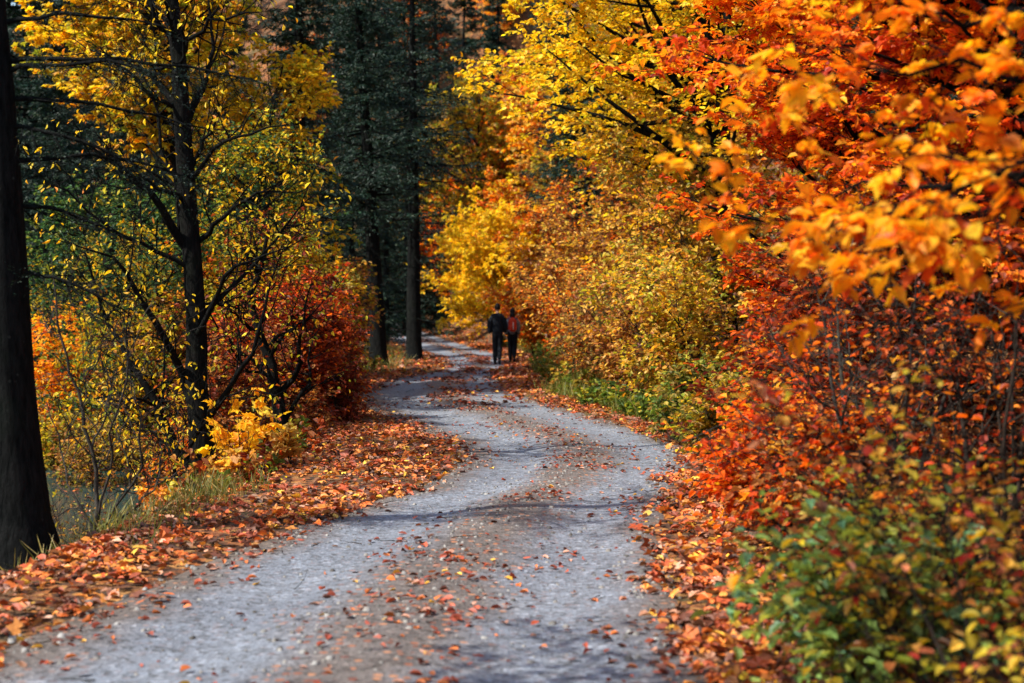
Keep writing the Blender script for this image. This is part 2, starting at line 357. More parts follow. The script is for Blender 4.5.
# ------------------------------------------------------------------ trees
RFALL = [((.34, .075, .04), 4), ((.24, .05, .03), 4), ((.48, .14, .04), 2.5), ((.42, .22, .17), 2), ((.10, .035, .025), 4), ((.62, .36, .06), .6)]
def profile(t, kind):
    if kind == 'round': return .45 + .9 * np.sqrt(np.clip(1 - (2 * (t - .45)) ** 2, 0, 1)) * .6
    if kind == 'cone': return 1.05 - .85 * t
    return np.ones_like(t)
def broadleaf(name, label, cat, base, H, spread, r, pal, leaf=.075, nb=34, nt=8, nw=4, m=8, lean=(0, 0), t0=.2, bias=None, seed=1, shape=OVAL,
              stems=1, stem_spread=.35, up1=.10, flat=.55, droop=.2, hang=0, group=None, bark=None, part='trunk', crown='crown', kind='round', twig=.34,
              pal2=None, top=None, sub=.42, k1=5):
    rng = np.random.default_rng(seed); bark = bark or BARK_DARK
    base = np.array([base[0], base[1], gz(base[0], base[1]) - .06 if len(base) < 3 else base[2]])
    root = thing(name, label, cat, base, group)
    W = Geo(); L = Geo()
    if stems == 1: dirs = np.array([[lean[0], lean[1], 1.]]); st = base[None].copy(); ln = np.array([H]); rr = np.array([r])
    else:
        az = rng.random(stems) * 6.28; rad = stem_spread * (.3 + rng.random(stems))
        dirs = np.stack([np.cos(az) * rad + lean[0], np.sin(az) * rad + lean[1], np.ones(stems)], 1); st = base[None] + np.stack([np.cos(az), np.sin(az), 0 * az], 1) * .12 * H * .2
        ln = H * (.7 + .35 * rng.random(stems)); rr = r * (.6 + .5 * rng.random(stems))
    P0, R0 = grow(st, dirs, ln, rr, rr * .15, 12, .05 if stems == 1 else .09, .03, rng)
    if stems == 1: R0[:, 0] *= 1.45; R0[:, 1] *= 1.05
    tubes(W, P0, R0, 9)
    per = max(2, nb // stems)
    idx, t, p, d, rp = kids(P0, R0, per, t0, .99, 1.05, rng, 0, .2)
    if bias is not None: d = norm(d + np.array(bias))
    tt = (t - t0) / (1 - t0)
    ln1 = spread * profile(tt, kind) * (.7 + .5 * rng.random(len(t)))
    P1, R1 = grow(p, d, ln1, np.minimum(rp * .6, .012 + .02 * ln1), np.full(len(t), .004), 9, .10, up1, rng)
    tubes(W, P1, R1, k1)
    idx, t, p, d, rp = kids(P1, R1, nt, .15, .98, .85, rng, flat)
    l2 = ln1[idx] * sub * (1.15 - .7 * t) * (.7 + .6 * rng.random(len(t)))
    P2, R2 = grow(p, d, l2, np.minimum(rp * .7, .008), np.full(len(t), .0022), 6, .12, .04, rng)
    tubes(W, P2, R2, 3)
    idx, t, p, d, rp = kids(P2, R2, nw, .1, 1., .75, rng, flat)
    l3 = twig * (.5 + .8 * rng.random(len(t)))
    P3, R3 = grow(p, d, l3, np.full(len(t), .003), np.full(len(t), .0014), 4, .12, -.03, rng)
    if leaf < .14: tubes(W, P3, R3, 3)
    if m:
        if pal2 is not None:
            hz = P3[:, 0, 2]; q = np.quantile(hz, .45); lowm = hz + rng.normal(0, .3, len(hz)) < q
            for mk, pl in ((lowm, pal2), (~lowm, pal)):
                if mk.any(): spray(L, P3[mk], R3[mk], m, leaf, pl, rng, shape, droop, hang=hang)
        else: spray(L, P3, R3, m, leaf, pal, rng, shape, droop, hang=hang)
    obj(part, W, bark, root, base)
    if m: obj(crown, L, LEAF, root, base)
    return root
def shrub(label, base, H, spread, pal, name='shrub', cat='shrub', **kw):
    a = dict(stems=7, nb=42, nt=6, nw=4, m=7, t0=.12, stem_spread=.45, part='stem', crown='foliage', bark=BARK_TWIG, r=.022, leaf=.07)
    a.update(kw); return broadleaf(name, label, cat, base, H, spread, pal=pal, **a)

def spruce(name, label, base, H, r, Lmax, z0, seed, lean=(0, 0), n_l1=170, n_l2=16, m=16, need=.11, group=None, dead=14, pts=None):
    rng = np.random.default_rng(seed)
    base = np.array([base[0], base[1], gz(base[0], base[1]) - .08])
    root = thing(name, label, 'spruce tree', base, group); W = Geo(); L = Geo()
    P0, R0 = grow(base[None], np.array([[lean[0], lean[1], 1.]]), np.array([H]), np.array([r]), np.array([r * .08]), 24, .006, 0, rng)
    R0[:, 0] *= 1.55; R0[:, 1] *= 1.02
    # flare ring just above the ground
    P0 = np.insert(P0, 1, P0[:, 0] + (P0[:, 1] - P0[:, 0]) * .28, axis=1); R0 = np.insert(R0, 1, r * 1.12, axis=1)
    tubes(W, P0, R0, 14)
    t = z0 / H + (1 - z0 / H) * np.sort(rng.random(n_l1)) ** 1.0 * .99
    idx = np.zeros(n_l1, int); p, tg, rp = along(P0, R0, idx, t); az = rng.random(n_l1) * 6.283
    tt = (t - z0 / H) / (1 - z0 / H)
    d = np.stack([np.cos(az), np.sin(az), .10 - .35 * (1 - tt) + rng.normal(0, .14, n_l1)], 1)
    ln = Lmax * (1.02 - tt) * (.75 + .4 * rng.random(n_l1)) + .15
    P1, R1 = grow(p, d, ln, .012 + .010 * ln, np.full(n_l1, .004), 8, .08, .04, rng)
    tubes(W, P1, R1, 4)
    idx, t2, q, d2, r2 = kids(P1, R1, n_l2, .1, 1., 1.0, rng, .85, .15)
    l2 = ln[idx] * .32 * (1.25 - t2) * (.7 + .6 * rng.random(len(t2))) + .08
    P2, R2 = grow(q, d2, l2, np.full(len(t2), .005), np.full(len(t2), .002), 5, .10, -.2, rng)
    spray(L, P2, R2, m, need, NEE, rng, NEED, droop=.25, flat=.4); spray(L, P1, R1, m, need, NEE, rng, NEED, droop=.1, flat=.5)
    if dead:
        tdd = (.8 + (z0 - .8) * rng.random(dead)) / H; p, tg, rp = along(P0, R0, np.zeros(dead, int), tdd); az = rng.random(dead) * 6.283
        P3, R3 = grow(p, np.stack([np.cos(az), np.sin(az), -.1 + 0 * az], 1), .5 + 1.6 * rng.random(dead), np.full(dead, .014), np.full(dead, .003), 8, .07, -.03, rng); tubes(W, P3, R3, 4)
        idx, t2, q, d2, r2 = kids(P3, R3, 6, .2, 1., .9, rng, .6); P4, R4 = grow(q, d2, .15 + .4 * rng.random(len(t2)), np.full(len(t2), .005), np.full(len(t2), .0015), 4, .15, -.08, rng); tubes(W, P4, R4, 3)
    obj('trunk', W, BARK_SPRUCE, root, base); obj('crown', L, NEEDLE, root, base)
    return root

def cat_path(pts, n):
    pts = np.asarray(pts, float); m = len(pts); x = np.linspace(0, m - 1, n); out = []
    for s in x:
        i = min(int(s), m - 2); f = s - i; a = pts[max(i - 1, 0)]; b = pts[i]; c = pts[i + 1]; d = pts[min(i + 2, m - 1)]
        out.append(.5 * ((2 * b) + (-a + c) * f + (2 * a - 5 * b + 4 * c - d) * f * f + (-a + 3 * b - 3 * c + d) * f ** 3))
    return np.array(out)
def limbed_tree(name, label, cat, trunk, radii, limbs, seed, pal, leaf=.06, group=None, bark=None, subs=7, twigs=4, m=1, extra=10, ext_len=1.6, lr=.035, shape=SLIM, hang=.8, low=.35, twig=.3):
    """a tree that follows a drawn trunk and drawn main limbs; every limb is a part with its own side branches"""
    rng = np.random.default_rng(seed); bark = bark or BARK_DARK
    tp = cat_path(trunk, 16); base = tp[0].copy(); root = thing(name, label, cat, base, group)
    rr = np.interp(np.linspace(0, 1, 16), np.linspace(0, 1, len(radii)), radii); W = Geo(); L = Geo()
    dd = norm(tp[1] - tp[0]); tp = np.vstack([tp[0] - dd * .25, tp]); rr = np.r_[rr[0] * 1.15, rr]
    tp[1:] += rng.normal(0, .012, tp[1:].shape)
    tubes(W, tp[None], rr[None], 12); obj('trunk', W, bark, root, base)
    P0 = tp[None]; R0 = rr[None]
    allp = [(cat_path(l, 10), r0) for l, r0 in limbs]
    idx, t, p, d, rp = kids(P0, R0, extra, low, .98, 1.0, rng, .2)
    Pe, Re = grow(p, d, ext_len * (1.2 - t) * (.6 + .7 * rng.random(len(t))), np.minimum(rp * .5, .03), np.full(len(t), .004), 10, .11, .06, rng)
    allp += [(Pe[i], Re[i, 0]) for i in range(len(Pe))]
    for q, r0 in allp:
        B = Geo(); q = q[None] + np.r_[np.zeros((1, 3)), rng.normal(0, .012, (q.shape[0] - 1, 3))][None] if False else q[None]
        n = q.shape[1]; q = q.copy(); q[0, 1:] += rng.normal(0, .02, (n - 1, 3)); ra = np.linspace(r0, .004, n)[None]
        tubes(B, q, ra, 6)
        Ll = np.linalg.norm(q[0, -1] - q[0, 0])
        idx, t, p, d, rp = kids(q, ra, subs, .2, 1, .8, rng, .3); l2 = Ll * .4 * (1.2 - .7 * t) * (.6 + .7 * rng.random(len(t))) + .1
        P2, R2 = grow(p, d, l2, np.minimum(rp * .6, .010), np.full(len(t), .003), 7, .16, .06, rng); tubes(B, P2, R2, 4)
        idx, t, p, d, rp = kids(P2, R2, twigs, .15, 1, .8, rng, .3); P3, R3 = grow(p, d, twig * (.5 + rng.random(len(t))), np.full(len(t), .004), np.full(len(t), .0015), 5, .18, .03, rng); tubes(B, P3, R3, 3)
        obj('branch', B, bark, root, base)
        if m: spray(L, P3, R3, m, leaf, pal, rng, shape, .3, hang=hang, t0=.4)
    if m: obj('crown', L, LEAF, root, base)
    return root

# ------------------------------------------------------------------ THE SETTING
def sheet(name, xs, ys, zf, m, kind='structure'):
    X, Y = np.meshgrid(xs, ys); Z = zf(X, Y); v = np.stack([X, Y, Z], -1).reshape(-1, 3)
    nx = len(xs); i = np.arange(len(ys) - 1)[:, None]; j = np.arange(nx - 1)[None]
    f = np.stack([i * nx + j, i * nx + j + 1, (i + 1) * nx + j + 1, (i + 1) * nx + j], -1)
    g = Geo().add(v, f, None, True); o = obj(name, g, m); o['kind'] = kind; return o
def gzone(a, b, c, d, step, far):
    mid = np.arange(b, c, step); lo_ = b - np.cumsum(np.geomspace(step, far, 44)); hi = c + np.cumsum(np.geomspace(step, far, 44))
    return np.r_[lo_[lo_ > a][::-1], mid, hi[hi < d]]
xs = gzone(-420, -12, 9, 420, .11, 24); ys = gzone(-60, 2, 60, 460, .16, 16)
def tz(X, Y):
    z = terrain(X, Y); inside = np.minimum(X - XL(Y), XR(Y) - X)
    z = z - .05 * sm((inside) / .25) * (Y < 134)
    dr = np.clip(np.minimum(X - XL(Y), XR(Y) - X) + .6, 0, .6)
    near = (Y < 60) & (inside < 0)
    return z + np.where(near, .03 * (fbm(X * 6, Y * 6, 20) - .5) * (1 - dr / .6), 0)
sheet('ground', xs, ys, tz, GROUND)
# road sheet, following the bends, with a slight crown and wheel ruts
ry = np.r_[np.arange(-25, 60, .2), np.arange(60, 134, .6)]; ru = np.linspace(0, 1, 33)
lx = XL(ry) - .12 + .16 * (vnoise(ry * 1.7, ry * 0, 31) - .5); rx = XR(ry) + .12 + .16 * (vnoise(ry * 1.9, ry * 0, 32) - .5)
RX = lx[:, None] * (1 - ru) + rx[:, None] * ru; RY = np.repeat(ry[:, None], 33, 1)
RZ = road_z(RY) + .012 + .03 * np.exp(-((ru - .5) / .14) ** 2)[None] - .02 * np.exp(-((ru - .27) / .1) ** 2)[None] - .02 * np.exp(-((ru - .78) / .1) ** 2)[None]
RZ = RZ + .012 * (fbm(RX * 2.5, RY * 2.5, 40) - .5) - .03 * (np.abs(ru - .5) > .49)[None]
def road_h(x, y):
    u = np.clip((x - XL(y) + .12) / (XR(y) - XL(y) + .24), 0, 1)
    return road_z(y) + .014 + .03 * np.exp(-((u - .5) / .14) ** 2) - .02 * np.exp(-((u - .27) / .1) ** 2) - .02 * np.exp(-((u - .78) / .1) ** 2) + .012 * (fbm(x * 2.5, y * 2.5, 40) - .5)
i = np.arange(len(ry) - 1)[:, None]; j = np.arange(32)[None]
q = np.stack([i * 33 + j, i * 33 + j + 1, (i + 1) * 33 + j + 1, (i + 1) * 33 + j], -1).reshape(-1, 4)
g = Geo().add(np.stack([RX, RY, RZ], -1), q, None, True); ro = obj('road', g, ROAD); ro['kind'] = 'structure'
uvl = ro.data.uv_layers.new(name='UVMap'); uu = np.stack([np.repeat(ru[None], len(ry), 0), RY * .3], -1).reshape(-1, 2)[q.ravel()]
uvl.data.foreach_set('uv', uu.astype(np.float32).ravel())
# river
wy = np.arange(-60, 90, 1.5); wu = np.linspace(-2.9, 2.9, 5); WX = XC(wy)[:, None] + wu[None]; WY = np.repeat(wy[:, None], 5, 1)
i = np.arange(len(wy) - 1)[:, None]; j = np.arange(4)[None]; q = np.stack([i * 5 + j, i * 5 + j + 1, (i + 1) * 5 + j + 1, (i + 1) * 5 + j], -1).reshape(-1, 4)
wz = np.full_like(WX, -1.05) + road_z(WY)
wo_ = obj('river', Geo().add(np.stack([WX, WY, wz], -1), q, None, True), WATER); wo_['kind'] = 'structure'

# fallen leaves ----------------------------------------------------------------
rng = np.random.default_rng(77)
def scatter(n, Y0, Y1, fx, rng):
    Y = Y0 + (Y1 - Y0) * rng.random(n); a, b = fx(Y); return a + (b - a) * rng.random(n), Y
def litter(geo, X, Y, z, pal, s0, rng, tilt=.45, shape=OVAL):
    n = len(X); az = rng.random(n) * 6.283; d = np.stack([np.cos(az), np.sin(az), rng.normal(0, .22, n)], 1)
    nr = norm(UP + rng.normal(0, tilt, (n, 3))); c = pick(pal, rng, n) * (.65 + .6 * rng.random((n, 1)))
    pos = np.stack([X, Y, z], 1)
    add_leaves(geo, pos, d, nr, s0 * (.45 + 1.05 * rng.random(n)), np.clip(c, 0, .9), shape)
LG = Geo()
def bank_edge(Y): return np.maximum(XC(Y) + 2.9, XL(Y) - 3.5)
for y0, y1, dens in ((3, 12, 760), (12, 20, 600), (20, 32, 240), (32, 60, 120), (60, 100, 40)):
    for side in (0, 1):
        fx = (lambda Y: (bank_edge(Y) - .6, XL(Y) + .30)) if side == 0 else (lambda Y: (XR(Y) - .25, XR(Y) + 1.6))
        w = 2.2; n = int(dens * w * (y1 - y0)); X, Y = scatter(n, y0, y1, fx, rng)
        ins = np.minimum(X - XL(Y), XR(Y) - X)
        dn = fbm(X * 2.2, Y * 2.2, 50)
        keep = rng.random(n) < np.clip(1 - (ins + .22 + .5 * (dn - .5)) / .34, 0, 1) * np.clip(.1 + 1.7 * (fbm(X * .9, Y * .9, 57) - .15), .12, 1)
        X, Y = X[keep], Y[keep]; z = np.maximum(terrain(X, Y) + .012, np.where(np.minimum(X - XL(Y), XR(Y) - X) > -.1, road_h(X, Y), -9)) + .03 * rng.random(len(X))
        k = rng.random(len(X)) < .3; sz = .058 if y0 < 30 else .10
        litter(LG, X[~k], Y[~k], z[~k], FALL, sz, rng); litter(LG, X[k], Y[k], z[k], FALL, sz * 1.15, rng, shape=MAPLE)
lo1 = obj('leaf_litter', LG, LITTER); tag(lo1, 'thick orange and brown fallen leaves along both road verges', 'fallen leaves', kind='stuff')
RG = Geo()
for y0, y1, dens in ((4, 14, 300), (14, 24, 280), (24, 50, 220), (50, 100, 30)):
    n = int(dens * 3.2 * (y1 - y0)); X, Y = scatter(n, y0, y1, lambda Y: (XL(Y), XR(Y)), rng); u = (X - XL(Y)) / (XR(Y) - XL(Y))
    cl = fbm(X * 1.1, Y * .6, 61); cl2 = fbm(X * 3.5, Y * 3.5, 63)
    pr = .95 * np.exp(-((u - .54) / .17) ** 2) + .04 + .6 * np.exp(-(u / .10) ** 2) + .75 * np.exp(-((1 - u) / .10) ** 2)
    pr = pr * np.clip((cl - .32) * 3.4, .04, 1) * np.clip((cl2 - .3) * 3, .1, 1)
    keep = rng.random(n) < pr; X, Y = X[keep], Y[keep]
    litter(RG, X, Y, road_h(X, Y) + .004 + .008 * rng.random(len(X)), RFALL, .048 if y0 < 24 else .085, rng, tilt=.28)
lo2 = obj('road_leaves', RG, LITTER); tag(lo2, 'loose red and brown leaves scattered over the gravel road', 'fallen leaves', kind='stuff')
FG = Geo(); n = 500; Y = 8 + 24 * rng.random(n); X = XC(Y) - 2.2 + 4.4 * rng.random(n); litter(FG, X, Y, -1.035 + 0 * X, FALL, .07, rng, tilt=.06)
tag(obj('floating_leaves', FG, LITTER), 'yellow and brown leaves floating on the river', 'fallen leaves', kind='stuff')
# pebbles
PG = Geo(); n = 6000; X, Y = scatter(n, 4, 26, lambda Y: (XL(Y) - .1, XR(Y) + .1), rng); u = (X - XL(Y)) / (XR(Y) - XL(Y))
keep = rng.random(n) < .2 + .8 * np.exp(-((u - .52) / .16) ** 2) + .7 * (np.abs(u - .5) > .42); X, Y = X[keep], Y[keep]; n = len(X)
s = .005 + .014 * rng.random(n) ** 2.5; cube = np.array([[-1, -1, -.5], [1, -1, -.5], [1, 1, -.5], [-1, 1, -.5], [-.6, -.6, .6], [.6, -.6, .6], [.6, .6, .6], [-.6, .6, .6]])
az = rng.random(n) * 6.28; ca, sa = np.cos(az)[:, None], np.sin(az)[:, None]
pv = cube[None] * (.7 + .6 * rng.random((n, 8, 1))) * s[:, None, None]; pv = np.stack([pv[..., 0] * ca - pv[..., 1] * sa, pv[..., 0] * sa + pv[..., 1] * ca, pv[..., 2]], -1)
pv += np.stack([X, Y, road_h(X, Y)], 1)[:, None]
q = np.array([[4, 5, 6, 7], [0, 1, 5, 4], [1, 2, 6, 5], [2, 3, 7, 6], [3, 0, 4, 7]]); gcol = (np.array([[.2, .2, .21]]) * (.3 + .9 * rng.random((n, 1)))).repeat(5, 0)
PG.add(pv, (np.arange(n) * 8)[:, None, None] + q[None], gcol, True)
tag(obj('gravel', PG, leaf_mat('pebble', 0, .8)), 'small grey stones loose on the road', 'gravel', kind='stuff')

TW = Geo(); n = 900; X, Y = scatter(n, 4, 30, lambda Y: (bank_edge(Y), XR(Y) + 2), rng); ins = np.minimum(X - XL(Y), XR(Y) - X); kp = (ins < .15) | (rng.random(n) < .12); X, Y = X[kp], Y[kp]; n = len(X)
z = np.where(np.minimum(X - XL(Y), XR(Y) - X) > 0, road_h(X, Y) + .006, terrain(X, Y) + .03); az = rng.random(n) * 6.28
P_, R_ = grow(np.stack([X, Y, z], 1), np.stack([np.cos(az), np.sin(az), .03 + 0 * az], 1), .06 + .3 * rng.random(n) ** 2, np.full(n, .0035), np.full(n, .0015), 5, .12, 0, rng); tubes(TW, P_, R_, 4)
tag(obj('fallen_twigs', TW, BARK_TWIG), 'short dark broken twigs lying among the fallen leaves', 'twigs', kind='stuff')
# grass and low plants ------------------------------------------------------------
def tufts(geo, X, Y, nb, hgt, pal, rng, spread=.07):
    n = len(X); idx = np.repeat(np.arange(n), nb); m = len(idx)
    px = X[idx] + rng.normal(0, spread, m); py = Y[idx] + rng.normal(0, spread, m); z = terrain(px, py) - .01
    az = rng.random(m) * 6.28; ln = rng.random(m) * .7; d = np.stack([np.cos(az) * ln, np.sin(az) * ln, np.ones(m)], 1)
    add_leaves(geo, np.stack([px, py, z], 1), d, rng.normal(0, 1, (m, 3)), hgt * (.5 + .8 * rng.random(m)), pick(pal, rng, m) * (.7 + .5 * rng.random((m, 1))), BLADE)
GRS = Geo()
STRAW = [((.26, .22, .07), 3), ((.15, .17, .045), 4), ((.34, .28, .11), 2), ((.12, .15, .04), 3)]
def spotY(px, py): Y = FPX * CAMZ / (py - 313); return (px - 512) / FPX * Y, Y
for px, py, n, h in ((212, 500, 26, .34), (190, 512, 14, .28), (235, 492, 12, .26), (10, 552, 16, .3), (40, 548, 8, .22), (60, 528, 14, .35), (95, 522, 20, .35), (130, 528, 14, .3), (165, 520, 12, .26)):
    x, y = spotY(px, py); tufts(GRS, x + rng.normal(0, .14, n), y + rng.normal(0, .35, n), 9, h * .7, STRAW, rng)
Y = 14 + 42 * rng.random(1500); X = XR(Y) + .6 + .5 * (Y > 28) + 1.5 * rng.random(1500) ** 1.3
kp = fbm(X * .8, Y * .5, 71) > .40; tufts(GRS, X[kp], Y[kp], 12, .30, STRAW + [((.14, .20, .04), 5)], rng)
Y = 20 + 40 * rng.random(300); X = XL(Y) - 1.2 - 2.5 * rng.random(300); tufts(GRS, X, Y, 12, .3, STRAW, rng)
tag(obj("grass", GRS, GRASS), 'green and straw coloured grass on the road banks', 'grass', kind='stuff')

def low_plants(name, label, X, Y, H, pal, leaf, rng, nl=26):
    W = Geo(); L = Geo(); n = len(X); b = np.stack([X, Y, terrain(X, Y) - .02], 1)
    az = rng.random(n) * 6.28; d = np.stack([np.cos(az) * .45, np.sin(az) * .45, np.ones(n)], 1)
    P, Q = grow(b, d, H * (.6 + .7 * rng.random(n)), np.full(n, .005), np.full(n, .002), 5, .1, 0, rng)
    spray(L, P, Q, nl, leaf, pal, rng, OVAL, droop=.2, flat=.6, t0=.1)
    tag(obj(name, L, LEAF), label, 'ground cover', kind='stuff')
Y = 15.5 + 9 * rng.random(520); X = XR(Y) + .5 + 1.9 * rng.random(520)
low_plants('undergrowth', 'low leafy green plants at the foot of the right bank', X, Y, .40, GREEN, .10, rng)
Y = 25 + 34 * rng.random(620); X = XR(Y) + .55 + 1.7 * rng.random(620) + .5 * (Y > 28); kk = ~((Y > 38) & (Y < 46.5) & (X < .9)); X, Y = X[kk], Y[kk]
low_plants('undergrowth', 'yellowish green plants lining the road before the walkers', X, Y, .5, GREEN + OLIVE, .13, rng)
Y = 60 + 50 * rng.random(700); X = XL(Y) - 3.5 - .06 * (Y - 60) - 7 * rng.random(700)
low_plants('undergrowth', 'dark green plants on the inside of the far bend', X, Y, .8, GREEN, .2, rng, 16)
Y = 12 + 34 * rng.random(900); X = XL(Y) - 1.7 - 3.5 * rng.random(900)
kk = terrain(X, Y) > -1.0; low_plants('undergrowth', 'brown and dark leafy plants between the road and the river', X[kk], Y[kk], .40, BROWN + COPPER + GREEN, .09, rng)

# ------------------------------------------------------------------ LEFT SIDE
# near spruce at the frame edge
def near_spruce():
    rng = np.random.default_rng(5); Y = 10.0
    tp = cat_path([at(20, 556, Y), at(16, 480, Y), at(8, 380, Y), at(3, 250, Y), at(-4, 90, Y), at(-12, -100, Y), at(-25, -900, Y)], 22)
    base = tp[0].copy(); base[2] = gz(base[0], base[1]); tp[0] = base - [0, 0, .2]
    root = thing('spruce_tree', 'thick black spruce trunk nearest the camera beside the river bank', 'spruce tree', base)
    W = Geo(); rr = np.interp(np.linspace(0, 1, 22), [0, .03, .08, .2, .5, 1], [.38, .29, .23, .195, .16, .05])
    tubes(W, tp[None], rr[None], 20)
    for a in (-.9, .1, .9, 2.2, 3.6):     # root flares
        p0 = base + np.array([0, 0, .22]); q = cat_path([p0 + np.array([math.cos(a) * .12, math.sin(a) * .12, .12]), base + np.array([math.cos(a) * .32, math.sin(a) * .32, .02]), base + np.array([math.cos(a) * .52, math.sin(a) * .52, -.12])], 6)
        tubes(W, q[None], np.linspace(.13, .05, 6)[None], 8)
    obj('trunk', W, BARK_SPRUCE, root, base); L = Geo()
    bough = [(22, 12, 150), (62, 40, 250), (72, 8, 170), (100, 62, 200), (128, 96, 150), (160, 30, 175), (205, 70, 120), (-30, 10, 260), (-90, 30, 250), (-180, 20, 280), (-300, 10, 260), (-420, 0, 240), (275, 55, 95)]
    for py, dyy, ln in bough:
        s = at(8 - (py < 0) * 6, py, Y); e = at(20 + ln, py + dyy * .55, Y + rng.normal(.2, .5)); mid = (s + e) / 2 + [0, 0, .08]
        B = Geo(); q = cat_path([s, mid, e], 10)[None]; q[0, 1:] += rng.normal(0, .012, (9, 3)); ra = np.linspace(.020, .005, 10)[None]; tubes(B, q, ra, 5)
        idx, t, p, d, rp = kids(q, ra, 14, .12, 1, .95, rng, .75); l2 = .36 * (1.25 - t) * (.5 + rng.random(len(t))) + .08
        P2, R2 = grow(p, d - UP * .25, l2, np.full(len(t), .006), np.full(len(t), .002), 6, .1, -.08, rng); tubes(B, P2, R2, 3)
        idx, t, p, d, rp = kids(P2, R2, 5, .1, 1, .8, rng, .5); P3, R3 = grow(p, d, .12 + .12 * rng.random(len(t)), np.full(len(t), .003), np.full(len(t), .0012), 4, .1, -.05, rng); tubes(B, P3, R3, 3)
        obj('branch', B, BARK_SPRUCE, root, base)
        mm = 26 if py in (62, 72, 160, -30, -90, -180, -300, -420) else 7
        spray(L, P3, R3, mm, .022, NEE, rng, NEED, droop=.1, flat=.3); spray(L, P2, R2, mm, .022, NEE, rng, NEED, droop=.1, flat=.3)
    for k in range(16):   # boughs on the far side of the trunk and above the picture
        z = 3.0 + k * .4; a = rng.random() * 6.28 if k % 3 else 3.1; s = np.array([tp[8][0], Y, z + 1]); B = Geo()
        P1, R1 = grow(s[None], np.array([[math.cos(a), math.sin(a), -.1]]), [1.6], [.02], [.004], 9, .05, 0, rng); tubes(B, P1, R1, 5)
        idx, t, p, d, rp = kids(P1, R1, 16, .12, 1, .95, rng, .8); P2, R2 = grow(p, d, .5 * (1.2 - t), np.full(len(t), .006), np.full(len(t), .002), 6, .08, -.08, rng); tubes(B, P2, R2, 3)
        obj('branch', B, BARK_SPRUCE, root, base); spray(L, P2, R2, 50, .028, NEE, rng, NEED, droop=.1, flat=.3)
    obj('crown', L, NEEDLE, root, base)
near_spruce()

Y = 15.0
A = lambda *p: [at(a, b, Y + (c if len(r) else 0)) for (a, b, *r) in p for c in (r or [0])]
limbed_tree('maple_tree', 'dark trunked maple with bare twisting limbs and a few yellow leaves on the left bank', 'maple tree',
    A((207, 478), (200, 430), (197, 370), (195, 310), (191, 230), (186, 140), (178, 60), (170, -10), (166, -150), (150, -330)), [.17, .125, .12, .105, .10, .095, .08, .07, .05, .02],
    [(A((187, 250), (160, 205, -.3), (128, 175, -.5), (95, 150, -.9), (60, 128, -1.2)), .05), (A((196, 415), (182, 375), (160, 335, -.4), (135, 285, -.6), (108, 258, -.9), (60, 240, -1.3)), .055),
     (A((190, 345), (215, 300, -.3), (232, 272, -.5), (262, 258, -.6), (300, 240, -.9)), .035), (A((205, 425), (232, 385, -.3), (255, 340, -.5), (268, 290, -.6), (290, 235, -.6)), .04),
     (A((188, 120), (206, 75, .3), (212, 30, .4), (205, -40, .5)), .045), (A((184, 110), (150, 75, .3), (120, 60, .5), (70, 40, .7)), .04),
     (A((200, 240), (225, 215, -.2), (262, 195, -.4), (310, 190, -.5)), .03), (A((196, 300), (222, 305, .4), (260, 320, .6)), .022),
     (A((192, 180), (215, 150, -.4), (250, 130, -.8), (300, 125, -1.0)), .03), (A((178, 55), (215, 20, -.4), (262, 10, -.5)), .03), (A((176, 40), (145, 0, -.2), (120, -60, .5)), .035)],
    11, YEL + [((.70, .28, .03), 1)], leaf=.075, subs=8, twigs=5, m=1, extra=16, ext_len=2.2)
limbed_tree('forked_sapling', 'low black sapling forking at the foot of the dark maple', 'sapling',
    A((193, 470), (172, 440), (155, 405), (138, 372), (118, 338), (98, 300), (84, 250)), [.06, .05, .045, .035, .03, .018, .008],
    [(A((172, 440), (160, 410, -.4), (162, 370, -.6), (172, 330, -.6)), .025), (A((155, 405), (130, 398, -.5), (105, 400, -.7), (70, 385, -.9)), .02), (A((150, 398), (128, 345, .4), (130, 300, .6)), .02),
     (A((185, 460), (205, 420, -.5), (225, 400, -.7), (262, 385, -.8)), .02)], 12, YEL, leaf=.07, subs=7, twigs=5, m=1, extra=5, ext_len=1.2)
Y = 16.8
limbed_tree('small_dark_tree', 'thin black tree with curved forks between the dark maple and copper beech', 'small tree',
    A((287, 463), (281, 430), (277, 395), (268, 360), (258, 330), (250, 300), (262, 262), (270, 225)), [.12, .09, .075, .06, .05, .04, .03, .012],
    [(A((279, 400), (296, 372), (304, 345, -.3), (303, 310, -.4), (318, 275, -.5)), .045), (A((281, 425), (300, 402), (312, 380), (308, 352, .3), (325, 318, .4)), .035), (A((260, 335), (238, 318, -.5), (225, 288, -.6)), .03),
     (A((268, 362), (248, 372, -.3), (232, 352, -.6), (222, 320, -.6)), .025), (A((277, 395), (262, 400, -.6), (250, 425, -.8)), .018)], 13, COPPER + YELG, leaf=.06, subs=8, twigs=6, m=2, extra=8, ext_len=1.3, hang=.4, shape=OVAL)
Y = 10.8
limbed_tree('bare_sapling', 'slender grey bare sapling with many thin stems beside the river', 'sapling',
    A((100, 545), (97, 500), (92, 450), (80, 400), (66, 355), (55, 310), (52, 260)), [.022, .018, .015, .012, .010, .007, .003],
    [(A((98, 520), (110, 470), (112, 420, -.2), (126, 365, -.3), (122, 310, -.3)), .012), (A((100, 535), (125, 500), (140, 455, -.3), (137, 400, -.3), (128, 350, -.3)), .013), (A((101, 540), (78, 500), (60, 450, .2), (48, 405, .3)), .011),
     (A((102, 540), (135, 510, .2), (158, 475, .4), (160, 440, .5)), .012), (A((92, 450), (108, 400, .3), (100, 350, .4)), .009)], 14, YELG, leaf=.05, subs=7, twigs=5, m=1, extra=5, ext_len=.9, bark=BARK_GREY, low=.2, twig=.22)
Y = 13.4
